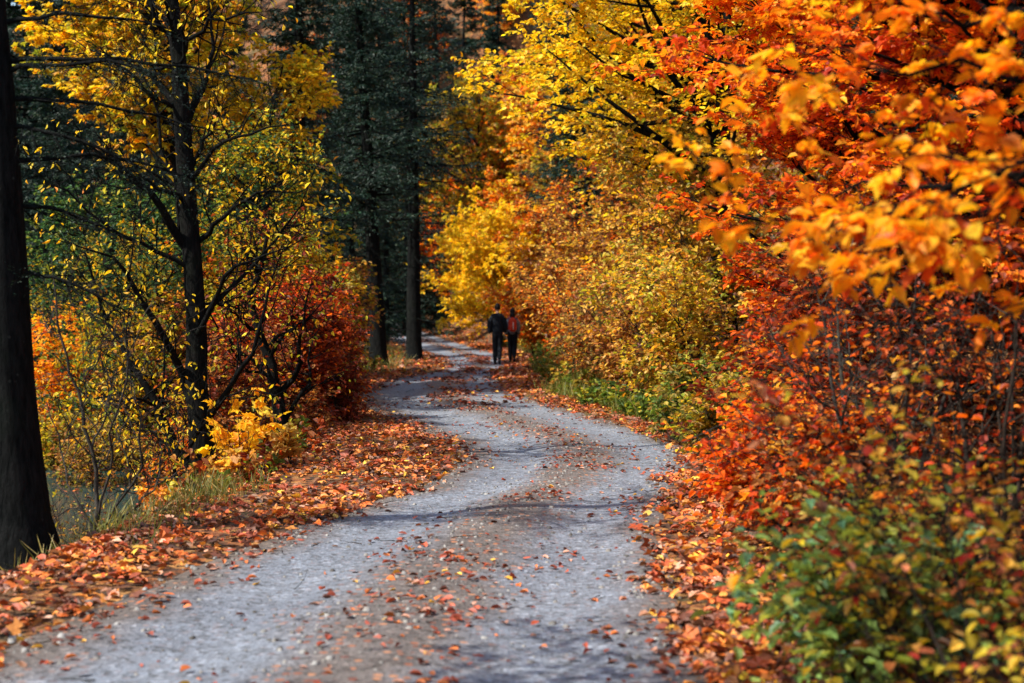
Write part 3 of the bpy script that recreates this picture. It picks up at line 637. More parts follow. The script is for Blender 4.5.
limbed_tree('bent_sapling', 'thin dark sapling bending over the water below the grass', 'sapling',
    A((150, 520), (168, 505), (176, 480), (172, 452), (150, 432), (120, 425)), [.025, .022, .02, .016, .012, .005],
    [(A((172, 495), (190, 470, .2), (215, 458, .3)), .010), (A((175, 470), (185, 440), (178, 405, -.2)), .011), (A((150, 520), (130, 480), (126, 440)), .010), (A((150, 520), (160, 470), (150, 430, .4)), .009)], 15, YEL, leaf=.06, subs=6, twigs=4, m=2, extra=3, ext_len=.6, low=.3)

# yellow maple seedling with large leaves
def seedling(label, px, py, Y, H, pal, leaf, seed, n=6, m=5):
    rng = np.random.default_rng(seed); base = at(px, py, Y); base[2] = gz(base[0], base[1]) - .03
    root = thing('maple_seedling', label, 'maple seedling', base); W = Geo(); L = Geo(); az = rng.random(n) * 6.28
    P, Q = grow(base[None].repeat(n, 0), np.stack([np.cos(az) * .35, np.sin(az) * .35, 1 + 0 * az], 1), H * (.6 + .5 * rng.random(n)), np.full(n, .008), np.full(n, .003), 8, .06, 0, rng); tubes(W, P, Q, 5)
    idx, t, p, d, rp = kids(P, Q, 6, .35, 1, .9, rng, .2); P2, R2 = grow(p, d, H * .28 * (.5 + rng.random(len(t))), np.full(len(t), .004), np.full(len(t), .002), 5, .08, .05, rng); tubes(W, P2, R2, 4)
    spray(L, P2, R2, m, leaf, pal, rng, MAPLE, .25, flat=.55, t0=.4); obj('stem', W, BARK_TWIG, root, base); obj('foliage', L, LEAF, root, base)
seedling('knee high maple seedling with big bright yellow leaves at the forest edge', 240, 470, 14.3, .85, [((.85, .52, .02), 4), ((.85, .40, .02), 3), ((.8, .6, .06), 1)], .125, 3, 6, 2)
seedling('small maple seedling with pale yellow leaves right beside the dark trunk', 222, 482, 13.4, .32, [((.75, .5, .1), 2), ((.6, .3, .04), 1)], .12, 4, 4, 3)
seedling('straw yellow seedling between the yellow maple seedling and copper beech', 292, 466, 15.0, .38, [((.6, .42, .12), 2), ((.5, .25, .05), 1)], .11, 6, 4, 4)
seedling('orange leaved seedling leaning over the bent sapling by the water', 156, 512, 13.0, .55, [((.75, .35, .04), 2), ((.6, .18, .03), 1)], .08, 8, 5, 4)

broadleaf('maple_tree', 'maple on the near bank left of the camera shading the foreground', 'maple tree', (-4.3, 3.0), 8.0, 2.6, .12, YEL, leaf=.10, nb=34, nt=7, nw=4, m=2, t0=.45, seed=161)  # out-of-view tree, added to throw dappled shade on the near road
# copper beech bushes
def X_(px, Y): return (px - 512) / FPX * Y
CG = 'copper leaved bushes before the spruce trunks'
shrub('dark copper red beech bush spilling over the leaf strewn verge', (X_(303, 21.5), 21.5), 1.75, .6, COPPER + [((.5, .08, .02), 3)], leaf=.075, nb=50, nt=6, nw=4, m=8, stem_spread=.22, seed=21, flat=.75, cat='beech bush', name='beech_bush', group=CG)
shrub('taller rust red bush behind the thin black tree', (X_(284, 20), 20.0), 2.2, .65, COPPER + REDO[:2], leaf=.075, nb=50, nt=6, nw=4, m=7, stem_spread=.22, seed=22, flat=.75, cat='beech bush', name='beech_bush', group=CG)
shrub('brown red bush between the dark maple and the thin black tree', (X_(248, 18.5), 18.5), 1.7, .9, COPPER + BROWN, leaf=.075, nb=44, nt=6, nw=4, m=6, seed=23, flat=.6, cat='beech bush', name='beech_bush', group=CG)
shrub('small copper bush at the foot of the leaning spruce trunk', (X_(300, 25), 25), 2.2, .55, REDO + COPPER, leaf=.08, nb=44, nt=6, nw=4, m=7, stem_spread=.15, seed=24, flat=.6, cat='beech bush', name='beech_bush', group=CG)
shrub('low dark red shoot with drooping sprays at the inner bend of the road', (X_(326, 20.5), 20.5), .8, .45, COPPER, leaf=.07, nb=26, nt=5, nw=3, m=7, seed=25, flat=.8, cat='beech bush', name='beech_bush', group=CG)
shrub('pale yellow leaved bush in front of the leaning spruce trunk', (X_(318, 30), 30), 3.2, .6, PALE + YEL, leaf=.10, nb=50, nt=6, nw=3, m=6, seed=26, cat='bush', name='bush', t0=.5, stem_spread=.2)

# yellow and green trees behind the dark maple
LG_ = 'autumn trees behind the dark maple'
broadleaf('maple_tree', 'tall bright yellow maple behind the dark limbed maple', 'maple tree', (X_(185, 27), 27), 11, 2.7, .15, YEL, leaf=.125, nb=64, nt=8, nw=4, m=6, t0=.42, seed=31, group=LG_, shape=MAPLE, pal2=YELG)
broadleaf('maple_tree', 'golden yellow maple beside the near spruce, high above the river', 'maple tree', (X_(92, 33), 33), 12, 3.2, .17, YEL, leaf=.14, nb=60, nt=9, nw=4, m=8, t0=.52, seed=32, group=LG_, shape=MAPLE)
broadleaf('maple_tree', 'yellow green maple next to the dark spruce boughs', 'maple tree', (X_(258, 30), 30), 7.0, 1.9, .11, YELG + YEL, leaf=.12, nb=46, nt=8, nw=4, m=6, t0=.15, seed=33, group=LG_, pal2=TEAL + YELG)
broadleaf('young_tree', 'young tree with thin blue green leaves behind the dark maple', 'young tree', (X_(160, 23.6), 23.6), 4.6, 1.6, .06, TEAL, leaf=.075, nb=44, nt=7, nw=4, m=6, t0=.15, seed=34, group=LG_, pal2=TEAL + YELG)
broadleaf('young_tree', 'young blue green tree between dark maple and thin black tree', 'young tree', (X_(262, 23), 23.0), 4.4, 1.5, .06, TEAL + YELG, leaf=.075, nb=44, nt=7, nw=4, m=6, t0=.15, seed=35, group=LG_, pal2=YELG)
broadleaf('young_tree', 'sparse greenish young tree on the far river bank', 'young tree', (X_(105, 29), 29.0), 5.0, 1.8, .07, TEAL, leaf=.09, nb=44, nt=7, nw=4, m=6, t0=.15, seed=36, group=LG_)
bl = [('orange gold bush just right of the near spruce trunk', 50, 27, 3.2, 1.3, GOLD), ('gold and olive bush across the river, left of the forked sapling', 100, 28, 2.6, 1.4, YELG + GOLD),
      ('yellow bush behind the forked sapling', 140, 26, 2.8, 1.4, TEAL + YELG), ('orange brown bush behind the maple base', 195, 24, 2.3, 1.2, BROWN + YELG), ('olive gold bush behind the yellow seedling', 235, 26, 3.0, 1.3, YELG + OLIVE),
      ('mixed orange and yellow bush behind the copper beech', 272, 27, 3.2, 1.1, ORA + YELG + COPPER), ('yellow speckled bush beside the leaning spruce', 312, 34, 3.0, .9, YELG + BROWN), ('low olive bush on the far river edge', 75, 24.5, 1.2, 1.0, OLIVE + YELG),
      ('green and yellow thicket in the gap right of the near spruce', 118, 36, 3.6, 1.9, YELG + TEAL), ('yellow green bush beneath the golden maple', 170, 34, 4.0, 1.8, YELG + YEL)]
for i, (lb, px, Yq, H, S, pl) in enumerate(bl):
    shrub(lb, (X_(px, Yq), Yq), H, S, pl, leaf=.10, nb=52, nt=6, nw=4, m=6, seed=40 + i, cat='bush', name='bush', group='bushes along the left bank', up1=.05)

shrub('low olive brown bush overhanging the far edge of the water', (X_(120, 22), 22), 1.3, 1.0, OLIVE + BROWN, leaf=.07, nb=40, nt=6, nw=4, m=5, seed=151, cat='bush', name='bush', group='bushes along the left bank')
shrub('small rusty bush at the water behind the bent sapling', (X_(200, 19.6), 19.6), 1.1, .7, BROWN + ORA, leaf=.07, nb=40, nt=6, nw=4, m=5, seed=152, cat='bush', name='bush', group='bushes along the left bank')
shrub('grey twiggy bush with hardly any leaves by the near spruce', (X_(78, 13.2), 13.2), 1.1, .5, OLIVE + BROWN, leaf=.05, nb=36, nt=6, nw=3, m=1, seed=153, cat='bush', name='bush', bark=BARK_GREY, r=.01)
# spruces by the road
SG = 'spruces beside the road'
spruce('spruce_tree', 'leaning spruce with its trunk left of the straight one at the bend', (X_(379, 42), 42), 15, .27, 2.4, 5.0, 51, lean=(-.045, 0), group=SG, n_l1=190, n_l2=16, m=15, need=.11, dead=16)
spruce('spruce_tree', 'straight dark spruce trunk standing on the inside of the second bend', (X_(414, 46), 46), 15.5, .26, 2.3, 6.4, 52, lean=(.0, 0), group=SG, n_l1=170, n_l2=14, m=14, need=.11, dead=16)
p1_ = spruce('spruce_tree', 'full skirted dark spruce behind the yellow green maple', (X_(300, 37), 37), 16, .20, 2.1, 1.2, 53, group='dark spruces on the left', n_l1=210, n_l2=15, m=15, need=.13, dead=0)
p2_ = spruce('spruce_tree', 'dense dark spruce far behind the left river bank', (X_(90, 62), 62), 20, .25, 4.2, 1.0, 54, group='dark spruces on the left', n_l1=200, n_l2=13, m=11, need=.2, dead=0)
FS = 'spruce forest behind the left bank'
p2_['label'] = 'dense dark spruce tree in the shaded forest across the river'; p2_['group'] = FS
rng = np.random.default_rng(8)
spots = [(4, 50), (110, 46), (165, 48), (225, 47), (60, 44), (-8, 44), (12, 47), (45, 56), (30, 52), (62, 70), (140, 58), (175, 75), (205, 60), (245, 56), (262, 78), (300, 62), (340, 66), (372, 74), (120, 90), (20, 85), (392, 92), (-30, 60), (60, 105), (220, 100), (330, 100), (-80, 75), (290, 47), (352, 54)]
for i, (px, Yq) in enumerate(spots):
    x = X_(px, Yq); copy_thing(p2_, (x, Yq, gz(x, Yq) - .1), rng.random() * 6.28, (.75 + .4 * rng.random()) * (.62 if 190 < px < 385 or (Yq < 50 and px != 4) else 1), p2_['label'], FS)
for lb, px, Yq, s in (('dark spruce standing behind the two roadside trunks', 386, 64, .8), ('dark spruce showing above the top of the yellow walker side bushes', 560, 60, .85), ('dark spruce between the orange trees above the far bend', 492, 88, 1.1)):
    x = X_(px, Yq); copy_thing(p1_, (x, Yq, gz(x, Yq) - .1), rng.random() * 6.28, s, lb, 'single dark spruces')

for px, Yq, s in ((-6, 72, 1.45), (14, 66, 1.3), (348, 88, 1.3), (408, 74, 1.0), (440, 92, 1.25), (384, 84, 1.2)):
    x = X_(px, Yq); copy_thing(p2_, (x, Yq, gz(x, Yq) - .1), px, s, p2_['label'], FS)
# ------------------------------------------------------------------ RIGHT SIDE, from the walkers back to the camera
HG = 'bushes along the right side of the road'
def B(lb, px, Yq, H, S, pl, seed, **kw):
    kw.setdefault('leaf', .10); kw.setdefault('name', 'bush'); kw.setdefault('cat', 'bush'); kw.setdefault('group', HG)
    return shrub(lb, (X_(px, Yq), Yq), H, S, pl, seed=seed, **{**dict(nb=56, nt=7, nw=4, m=7), **kw})
B('big bright yellow tree bush right behind the walkers', 506, 57, 5.6, 2.3, YEL, 61, t0=.2, leaf=.14, m=10, nb=90)
B('second bright yellow bush, taller and just behind the one nearest the walkers', 488, 68, 6.4, 2.4, YEL, 62, t0=.2, leaf=.16, m=10, nb=70)
B('vivid orange bush at the far bend between the straight spruce and the yellow bushes', 468, 82, 8.0, 2.2, ORA + GOLD, 63, leaf=.18, m=10, nb=70)
B('orange and brown bush high behind the yellow one', 488, 90, 9.0, 2.8, GOLD + BROWN, 64, leaf=.2, m=9, nb=70)
B('olive and green bush where the road vanishes', 400, 108, 4.5, 3.0, OLIVE + GREEN, 65, leaf=.22, m=9)
B('pale orange bush close to the woman walking', 536, 47.5, 3.4, 1.2, ORA + PALE, 66, stem_spread=.15, leaf=.11, m=8)
B('rust orange beech bush over the walkers', 556, 56, 6.2, 1.7, PALE + ORA, 67, stem_spread=.25, leaf=.13, m=9, nb=70)
B('pale yellow bush with bare stems near the walkers', 576, 39, 3.2, 1.2, PALE + ORA[:3] + BROWN, 68, stem_spread=.2, leaf=.105, m=5)
B('pale gold and brown bush in the middle of the right hedge', 600, 34, 3.7, 1.3, PALE + BROWN, 69, stem_spread=.25, leaf=.105, m=4, nb=66)
B('brown and orange twiggy bush with pale curled leaves', 592, 29.5, 2.3, 1.0, BROWN + ORA[:2] + PALE[:2], 70, leaf=.085)
B('straw brown bush above the low green plants', 634, 25.5, 2.1, 1.0, BROWN + OLIVE, 71, m=4, leaf=.08, bark=BARK_GREY)
B('olive bush with purple grey stems above the green plants', 672, 22, 1.7, .8, YELG + BROWN, 72, m=4, leaf=.075, bark=BARK_GREY)
B('green leaved bush at the foot of the orange beech', 700, 17.5, .75, .5, GREEN + OLIVE, 73, leaf=.085, nb=36)
B('olive green bush with yellow leaves beside the orange beech', 745, 15.6, .8, .45, OLIVE + YELG, 74, leaf=.08, nb=44)
B('tall orange brown bush on the slope behind the hedge', 618, 42, 5.2, 2.0, BROWN + ORA, 75, leaf=.12, m=5, nb=64)
B('tall yellow beech bush on the slope right of the hedge', 672, 31, 5.6, 1.9, YEL + PALE + BROWN, 76, leaf=.12, m=5, nb=66)
B('wide rust brown bush on the slope', 570, 66, 6.5, 2.6, BROWN + OLIVE, 77, leaf=.17, m=8, nb=64)
B('yellow and green bush behind the orange beech boughs', 740, 24, 4.4, 1.4, YELG + OLIVE + PALE, 78, leaf=.105, m=5, nb=60)

B('thin pale orange bush with long upright shoots rising from the green plants', 610, 27, 2.7, .5, PALE + ORA[:1] + BROWN, 171, leaf=.09, stems=9, stem_spread=.5, m=4)
B('small pale orange bush between the straw brown and olive bushes', 652, 23.5, 1.5, .6, PALE + BROWN, 172, leaf=.08, m=7)
B('loose yellow green bush and bare stems on the hedge slope', 700, 21, 3.2, .6, YELG + PALE, 173, leaf=.09, stems=8, stem_spread=.5, m=5)
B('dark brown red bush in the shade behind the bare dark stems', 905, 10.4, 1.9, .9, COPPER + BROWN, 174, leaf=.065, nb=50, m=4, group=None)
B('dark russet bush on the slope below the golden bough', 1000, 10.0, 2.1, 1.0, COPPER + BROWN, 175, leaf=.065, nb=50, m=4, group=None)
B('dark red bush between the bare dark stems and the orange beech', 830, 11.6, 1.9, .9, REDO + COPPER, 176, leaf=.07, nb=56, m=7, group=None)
# yellow hornbeam reaching over the road, seen at top centre
broadleaf('hornbeam_tree', 'tall yellow hornbeam with dark boughs reaching over the road from the right slope', 'hornbeam tree', (3.8, 24.5), 10.0, 4.9, .19, YEL, leaf=.115, nb=62, nt=10, nw=5, m=8, t0=.30, lean=(-.12, 0), bias=(-.75, -.1, -.05), seed=81, bark=BARK_DARK, up1=.02, flat=.8)
broadleaf('hornbeam_tree', 'second yellow hornbeam further up the slope with greener leaves', 'hornbeam tree', (4.6, 36), 12.5, 4.4, .2, YEL + YELG, leaf=.14, nb=56, nt=9, nw=4, m=8, t0=.30, lean=(-.08, 0), bias=(-.6, 0, 0), seed=82, up1=.02, flat=.7)
spruce('spruce_tree', 'young spruce with hanging green boughs under the yellow hornbeam', (X_(600, 44), 44), 10.5, .14, 2.4, 4.0, 55, lean=(-.1, 0), group='young spruces on the right', n_l1=90, n_l2=14, m=16, need=.12, dead=6)

# orange beeches in front
OG = 'orange beeches on the near right bank'
broadleaf('beech_tree', 'red orange beech with layered boughs just past the green bush', 'beech tree', (3.9, 13.2), 6.5, 2.5, .10, ORA + REDO[:1] + GOLD, leaf=.08, shape=None, nb=64, nt=9, nw=5, m=9, t0=.08, bias=(-.6, -.2, .05), seed=91, flat=.85, up1=.03, bark=BARK_DARK, group=OG, pal2=REDO + ORA)
broadleaf('beech_tree', 'bright orange beech sweeping low towards the leaf covered verge', 'beech tree', (4.15, 10.5), 5.8, 2.3, .10, ORA + GOLD, leaf=.08, shape=None, nb=56, nt=9, nw=5, m=9, t0=.08, bias=(-.65, -.1, .02), seed=92, flat=.85, up1=.03, group=OG, pal2=ORA + REDO)
broadleaf('beech_tree', 'golden orange beech with its boughs at the upper right', 'beech tree', (4.3, 7.9), 5.6, 2.1, .09, GOLD + ORA, leaf=.085, shape=None, nb=40, nt=7, nw=4, m=7, t0=.44, bias=(-.6, 0, .02), seed=93, flat=.9, up1=.03, group=OG)
Y = 5.2
limbed_tree('beech_tree', 'golden leaved beech nearest the camera with one heavy bough across the upper right', 'beech tree',
    A((1330, 700), (1300, 450), (1260, 250), (1210, 50), (1180, -250), (1150, -600)), [.07, .055, .05, .045, .03, .01],
    [(A((1260, 270), (1120, 215), (1000, 200, .3), (880, 185, .6), (770, 205, 1.0)), .022), (A((1250, 240), (1130, 200), (1010, 165, -.2), (900, 205, .2), (815, 230, .4)), .018), (A((1240, 190), (1100, 110), (980, 70, .3), (880, 60, .6), (790, 50, .9)), .018),
     (A((1220, 100), (1100, 10), (960, 20, .2), (850, -20, .5)), .016), (A((1250, 210), (1120, 160, -.3), (1040, 150, -.4), (960, 195, -.4)), .014)], 90, GOLD, leaf=.088, subs=9, twigs=4, m=6, extra=6, ext_len=1.0, lr=.02, shape=None, hang=.05, low=.6, twig=.22)
broadleaf('beech_tree', 'dark red beech higher on the slope behind the orange ones', 'beech tree', (5.8, 14), 7.5, 2.8, .12, REDO + COPPER + ORA, leaf=.085, nb=50, nt=8, nw=4, m=7, t0=.3, bias=(-.2, -.1, .02), seed=94, flat=.8, group=OG)
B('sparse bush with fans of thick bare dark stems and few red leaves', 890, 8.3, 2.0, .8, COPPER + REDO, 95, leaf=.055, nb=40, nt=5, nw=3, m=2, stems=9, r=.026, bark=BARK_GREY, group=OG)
B('low orange red beech shoot above the right verge', 800, 10.2, .85, .45, ORA + REDO[:2], 96, leaf=.07, nb=40, nt=6, nw=4, m=8, flat=.8, group=OG)
B('brown red shoot under the bare dark stems', 838, 8.6, .95, .6, REDO + BROWN, 97, leaf=.065, nb=36, nt=6, nw=4, m=6, group=OG)
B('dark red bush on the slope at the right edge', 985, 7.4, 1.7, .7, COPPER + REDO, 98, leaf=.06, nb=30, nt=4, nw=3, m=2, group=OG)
NG = 'leafy bushes at the lower right'
B('blue green bramble bush in the lower right', 862, 5.9, .66, .42, [((.27, .42, .13), 4), ((.42, .48, .10), 3), ((.18, .38, .22), 3), ((.6, .55, .1), 1)], 101, leaf=.07, nb=30, nt=4, nw=3, m=5, stems=10, group=NG, cat='bramble', name='bramble_bush', bark=BARK_TWIG, r=.008, flat=.6)
B('green and yellow bramble at the bottom edge', 940, 5.3, .62, .42, YELG + BROWN + [((.22, .32, .08), 5)], 102, leaf=.062, nb=24, nt=4, nw=3, m=4, stems=9, group=NG, cat='bramble', name='bramble_bush', r=.008)
B('tall thin stemmed bush with yellow and pink leaves at the right edge', 1004, 4.6, 1.75, .36, [((.5, .42, .05), 4), ((.6, .22, .12), 2), ((.75, .5, .08), 3), ((.35, .03, .02), 2)], 103, leaf=.055, nb=26, nt=4, nw=3, m=2, stems=6, group=NG, r=.008, twig=.16)
B('olive bramble behind the blue green one', 905, 6.9, .8, .5, OLIVE + GREEN + BROWN, 104, leaf=.055, nb=30, nt=4, nw=3, m=4, stems=9, group=NG, cat='bramble', name='bramble_bush', r=.008)
B('pale yellow and brown bramble on the slope by the thin stemmed bush', 980, 6.0, .95, .5, YELG + BROWN + REDO, 105, leaf=.055, nb=26, nt=4, nw=3, m=3, stems=9, group=NG, cat='bramble', name='bramble_bush', r=.008)

# dark spruces up the right slope and mixed wood behind
q1 = spruce('spruce_tree', 'dark spruce on the right slope above the orange beeches', (7.2, 17.5), 14, .2, 2.8, 1.5, 57, group='dark spruces on the right slope', n_l1=190, n_l2=15, m=16, need=.10, dead=0)
for lb, x, Yq, s in (('dark spruce behind the golden beech at the upper right corner', 6.3, 10.8, .9), ('dark spruce between the red beech and the hornbeam', 8.2, 24, 1.1), ('dark spruce high on the slope to the right', 11, 20, 1.1), ('dark spruce above the hornbeam', 9, 33, 1.1)):
    copy_thing(q1, (x, Yq, gz(x, Yq) - .1), x, s, lb)
WG = 'mixed autumn wood on the hills behind'
protos = [broadleaf('autumn_tree', 'rust brown tree in the wood on the far slope', 'tree', (8, 62), 11, 3.6, .18, BROWN + ORA, leaf=.22, nb=60, nt=8, nw=4, m=7, t0=.12, seed=111, group=WG),
          broadleaf('autumn_tree', 'golden tree in the wood on the far slope', 'tree', (3.0, 74), 10, 3.4, .17, GOLD + PALE, leaf=.22, nb=60, nt=8, nw=4, m=7, t0=.12, seed=112, group=WG),
          broadleaf('autumn_tree', 'orange red tree in the wood on the far slope', 'tree', (-4, 100), 10, 3.4, .17, ORA + BROWN, leaf=.24, nb=60, nt=8, nw=4, m=7, t0=.12, seed=113, group=WG),
          broadleaf('autumn_tree', 'olive green tree in the wood on the far slope', 'tree', (12, 48), 11, 3.6, .18, OLIVE + YELG, leaf=.2, nb=60, nt=8, nw=4, m=7, t0=.12, seed=114, group=WG)]
rng = np.random.default_rng(9); k = 0
for Yq, xsx in ((50, (7, 16, 21)), (68, (3.5, 6)), (78, (-1, 4)), (90, (-6, 1.5, 9)), (103, (-8, -2, 7)), (60, (3.2, 13, 20)), (72, (9, 15, 23, 30)), (84, (-.5, 6, 13, 20)), (96, (4, 12, 20, 30)), (110, (-10, -4, 3, 10, 18, 28)), (126, (-34, -26, -18, -9, -2, 7, 16, 26)), (142, (-40, -30, -20, -10, 0, 10, 22)), (160, (-48, -36, -24, -12, 0, 12, 26)), (36, (9, 14)), (26, (12,))):
    for x in xsx:
        p = protos[rng.integers(4)]; x = x + rng.normal(0, .8); s = .8 + .4 * rng.random() + max(0, Yq - 100) * .005
        copy_thing(p, (x, Yq, gz(x, Yq) - .15), rng.random() * 6.28, s, p['label'], WG)
for lb, px, Yq, p, s in (('red orange tree right of the straight spruce top', 440, 88, 2, 1.0), ('tall orange tree over the yellow bushes at the far bend', 478, 90, 2, 1.15), ('rust tree filling the gap beside the hornbeam crown', 520, 78, 0, 1.1), ('golden tree on the hill above the walkers', 530, 84, 1, 1.2)):
    x = X_(px, Yq) + .6; copy_thing(protos[p], (x, Yq, gz(x, Yq) - .15), px, s, lb, 'trees above the far bend')
for x, Yq in ((-3.5, 98), (-1.0, 104), (2.5, 99), (-6.5, 104), (-22, 112), (-30, 120), (-16, 130), (-38, 135), (-6, 138), (14, 120), (24, 100), (17, 86), (-44, 150), (-28, 150), (-12, 155), (6, 152), (24, 150), (40, 140), (-55, 130), (-50, 110), (-60, 150)):
    copy_thing(p2_, (x, Yq, gz(x, Yq) - .1), x, 1.0 + .3 * rng.random(), 'dense dark spruce among the autumn trees on the hill behind', 'spruces on the hill behind')

# ------------------------------------------------------------------ PEOPLE
def skin_body(name, verts, edges, radii, m, parent, origin, sub=2):
    me = bpy.data.meshes.new(name); me.from_pydata([tuple(np.array(v) - np.array(origin) * 0) for v in verts], edges, []); o = bpy.data.objects.new(name, me); col.objects.link(o); o.parent = parent
    md = o.modifiers.new('skin', 'SKIN'); sl = me.skin_vertices[0].data if me.skin_vertices else None
    for i, r in enumerate(radii):
        sl[i].radius = (r, r) if not isinstance(r, tuple) else r
    sl[0].use_root = True; md.use_smooth_shade = True
    s = o.modifiers.new('sub', 'SUBSURF'); s.levels = sub; s.render_levels = sub
    me.materials.append(m); return o
NAVY = plain('dark_wool', (.006, .009, .014), .9); TROUS = plain('dark_cloth', (.006, .008, .012), .9); SKINM = plain('skin', (.42, .24, .17), .6, 10, .1)
HAIR = plain('dark_hair', (.008, .006, .005), .6, 60); SHOE = plain('shoe', (.01, .01, .012), .5); GREYJ = plain('grey_jacket', (.16, .18, .20), .85); REDP = plain('red_pack', (.55, .05, .02), .7, 20, .2)
PALEC = plain('pale_strap', (.6, .55, .5), .7)
def hand(parent, wx, wy, wz, s, name='hand', fwd=1):
    V = [(wx, wy, wz), (wx, wy + .005, wz - .045 * s), (wx, wy + .01, wz - .085 * s)]; E = [(0, 1), (1, 2)]; Rr = [(.022 * s, .028 * s), (.016 * s, .038 * s), (.013 * s, .036 * s)]
    for k, (dy, ln) in enumerate(((-.027, .060), (-.009, .070), (.009, .066), (.027, .052))):
        a = len(V); V += [(wx, wy + .01 + dy * s, wz - .09 * s), (wx - .004, wy + .014 + dy * s, wz - (.09 + ln * .55) * s), (wx - .012, wy + .018 + dy * s, wz - (.09 + ln) * s)]
        E += [(2, a), (a, a + 1), (a + 1, a + 2)]; Rr += [.0095 * s, .0085 * s, .007 * s]
    a = len(V); V += [(wx - .012, wy + .04 * s, wz - .045 * s), (wx - .016, wy + .052 * s, wz - .085 * s)]; E += [(1, a), (a, a + 1)]; Rr += [.011 * s, .008 * s]
    return skin_body(name, V, E, Rr, SKINM, parent, (0, 0, 0), 1)
def person(label, x, y, S, man):
    z = float(road_h(np.array([x]), np.array([y]))[0]); root = thing('person', label, 'person', (x, y, z), 'couple walking away along the road')
    s = S
    def P(a, b, c): return (a * s, b * s, c * s)
    sw = .098 if man else .088; hp = .054
    # clothed body: one continuous figure, mid-stride, walking away (+Y); trousers are the lower part of the same figure
    V = [P(0, 0, .53), P(0, 0, .60), P(0, .01, .70), P(0, .012, .77), P(0, .0, .815), P(0, 0, .845),      # pelvis, waist, chest, shoulders, neck
         P(-sw * .62, 0, .785), P(-sw - .005, -.005, .745), P(-sw - .035, -.035, .62), P(-sw - .02, -.03, .50),               # left arm
         P(sw * .62, 0, .785), P(sw + .005, 0, .745), P(sw + .03, .02, .62), P(sw + .015, .07, .51)]
    E = [(0, 1), (1, 2), (2, 3), (3, 4), (4, 5), (3, 6), (6, 7), (7, 8), (8, 9), (3, 10), (10, 11), (11, 12), (12, 13)]
    wd = 1.0 if man else .9
    Rr = [(.098 * s * wd, .075 * s), (.092 * s * wd, .07 * s), (.102 * s * wd, .072 * s), (.10 * s * wd, .066 * s), (.05 * s, .045 * s), (.034 * s, .034 * s), .05 * s * wd, .042 * s * wd, .034 * s * wd, .027 * s * wd, .05 * s * wd, .042 * s * wd, .034 * s * wd, .027 * s * wd]
    b = len(V)
    V += [P(-hp * .7, 0, .485), P(-hp * .75, .03, .285), P(-hp * .72, .01, .12), P(-hp * .72, -.005, .045),
          P(hp * .7, 0, .485), P(hp * .75, .02, .285), P(hp * .62, -.07, .15), P(hp * .6, -.13, .095)]
    E += [(0, b), (b, b + 1), (b + 1, b + 2), (b + 2, b + 3), (0, b + 4), (b + 4, b + 5), (b + 5, b + 6), (b + 6, b + 7)]
    Rr += [.064 * s, .046 * s, .039 * s, .030 * s, .064 * s, .046 * s, .039 * s, .030 * s]
    body = skin_body('body', V, E, Rr, TROUS, root, (0, 0, 0))
    # jacket over the upper body
    VJ = [P(0, 0, .475), P(0, 0, .60), P(0, .01, .70), P(0, .012, .775), P(0, .0, .848), V[6], V[7], V[8], V[9], V[10], V[11], V[12], V[13]]
    VJ[8] = P(-sw - .022, -.031, .515); VJ[12] = P(sw + .017, .065, .52)
    EJ = [(1, 0), (1, 2), (2, 3), (3, 4), (3, 5), (5, 6), (6, 7), (7, 8), (3, 9), (9, 10), (10, 11), (11, 12)]
    RJ = [(.108 * s * wd, .086 * s), (.104 * s * wd, .082 * s), (.106 * s * wd, .082 * s), (.098 * s * wd, .07 * s), (.052 * s, .048 * s), .056 * s * wd, .05 * s * wd, .041 * s * wd, .034 * s * wd, .056 * s * wd, .05 * s * wd, .041 * s * wd, .034 * s * wd]
    skin_body('jacket', VJ, EJ, RJ, NAVY if man else GREYJ, root, (0, 0, 0))
    # head with face and hair
    import bmesh
    def ball(name, c, rad, m, par, shape=None, seg=20):
        bm = bmesh.new(); bmesh.ops.create_uvsphere(bm, u_segments=seg, v_segments=seg * 2 // 3, radius=1)
        for v in bm.verts:
            x0, y0, z0 = v.co
            if shape: x0, y0, z0 = shape(x0, y0, z0)
            v.co = ((c[0] + x0 * rad[0]) * s, (c[1] + y0 * rad[1]) * s, (c[2] + z0 * rad[2]) * s)
        for f in bm.faces: f.smooth = True
        me = bpy.data.meshes.new(name); bm.to_mesh(me); bm.free(); me.materials.append(m); o = bpy.data.objects.new(name, me); col.objects.link(o); o.parent = par; return o
    skin_body('neck', [P(0, -.004, .82), P(0, .0, .845), P(0, .008, .885)], [(0, 1), (1, 2)], [(.034 * s, .034 * s), (.030 * s, .032 * s), (.030 * s, .034 * s)], SKINM, root, (0, 0, 0))
    def face(x0, y0, z0):      # jaw narrows, nose and chin stand out towards +Y
        k = 1 - .28 * max(0, -z0 - .1); x1 = x0 * k; y1 = y0 * (1 - .12 * max(0, -z0))
        if y0 > .8 and abs(x0) < .3 and -.45 < z0 < .15: y1 += .16
        return x1, y1, z0
    hd = ball('head', (0, .014, .925), (.044, .056, .068), SKINM, root, face)
    for e in (-1, 1):
        ball('ear', (e * .045, .008, .922), (.007, .014, .018), SKINM, hd, None, 9); ball('eye', (e * .018, .063, .935), (.007, .005, .005), HAIR, hd, None, 9)
    ball('mouth', (0, .064, .893), (.014, .004, .003), REDP, hd, None, 9)
    def cap(x0, y0, z0):       # hairline: back of the head covered down to the nape, face left free
        if y0 > .25 and z0 < .45: y0 = .25
        if z0 < -.55: z0 = -.55 - (z0 + .55) * .2
        return x0, y0, z0
    ball('hair', (0, .002, .935), (.049, .060, .066), HAIR, hd, cap)
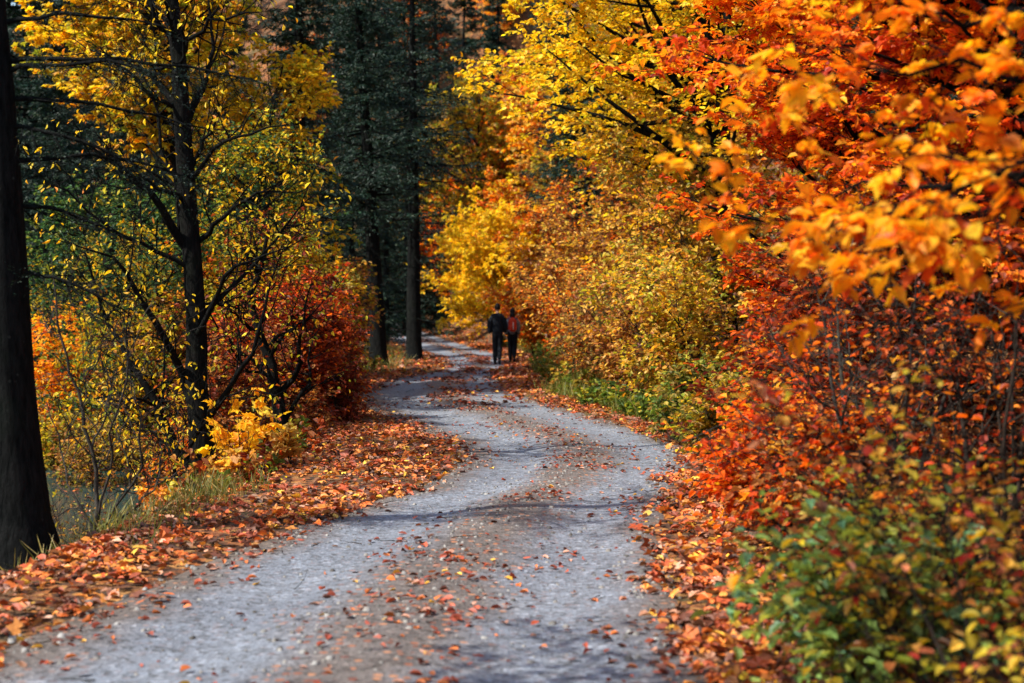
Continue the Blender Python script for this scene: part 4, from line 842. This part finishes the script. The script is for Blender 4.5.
    if not man:
        ball('long_hair', (0, -.034, .868), (.050, .034, .062), HAIR, hd)
    hand(root, (-sw - .02) * s, -.03 * s, .50 * s, s * .58 if man else s * .55); hand(root, (sw + .015) * s, .07 * s, .51 * s, s * .58 if man else s * .55)
    for sx, yy, zz, tilt in ((-hp * .72, -.01, .022, 0), (hp * .6, -.145, .075, -.06)):
        skin_body('shoe', [P(sx, yy - .01, zz + .01), P(sx, yy + .05, zz - .002 + tilt * .5), P(sx, yy + .105, zz - .006 + tilt)], [(0, 1), (1, 2)], [(.028 * s, .026 * s), (.026 * s, .02 * s), (.022 * s, .014 * s)], SHOE, root, (0, 0, 0), 2)
    if not man:
        g = bpy.data.meshes.new('backpack')
        import bmesh
        bm = bmesh.new(); bmesh.ops.create_cube(bm, size=1)
        for v in bm.verts:
            tp = v.co.z > 0; v.co.x *= (.135 if tp else .16) * s; v.co.y = (v.co.y * .13 - .14) * s; v.co.z = (v.co.z * .26 + .70) * s
        bmesh.ops.bevel(bm, geom=bm.edges[:], offset=.035 * s, segments=3, affect='EDGES'); bm.to_mesh(g); bm.free()
        o = bpy.data.objects.new('backpack', g); col.objects.link(o); g.materials.append(REDP); tagp = o; o.parent = root; o['label'] = 'orange red backpack'
        for e in (-1, 1):
            skin_body('strap', [P(e * .06, -.11, .82), P(e * .075, -.02, .845), P(e * .08, .075, .80), P(e * .085, .08, .70)], [(0, 1), (1, 2), (2, 3)], [(.014 * s, .006 * s)] * 4, REDP, o, (0, 0, 0), 1)
        skin_body('pocket', [P(0, -.212, .63), P(0, -.212, .68)], [(0, 1)], [(.05 * s, .012 * s)] * 2, REDP, o, (0, 0, 0), 1)
        skin_body('reflective_strip', [P(.015, -.216, .61), P(.015, -.216, .74)], [(0, 1)], [(.008 * s, .006 * s)] * 2, PALEC, o, (0, 0, 0), 1)
    return root
ym = 43.0; person('man in a black jacket and trousers walking away beside the woman with the red backpack', X_(497.5, ym), ym, 1.86, True)
yw = 44.0; person('woman in a grey jacket with a red backpack walking beside the man in black', X_(512.5, yw), yw, 1.70, False)
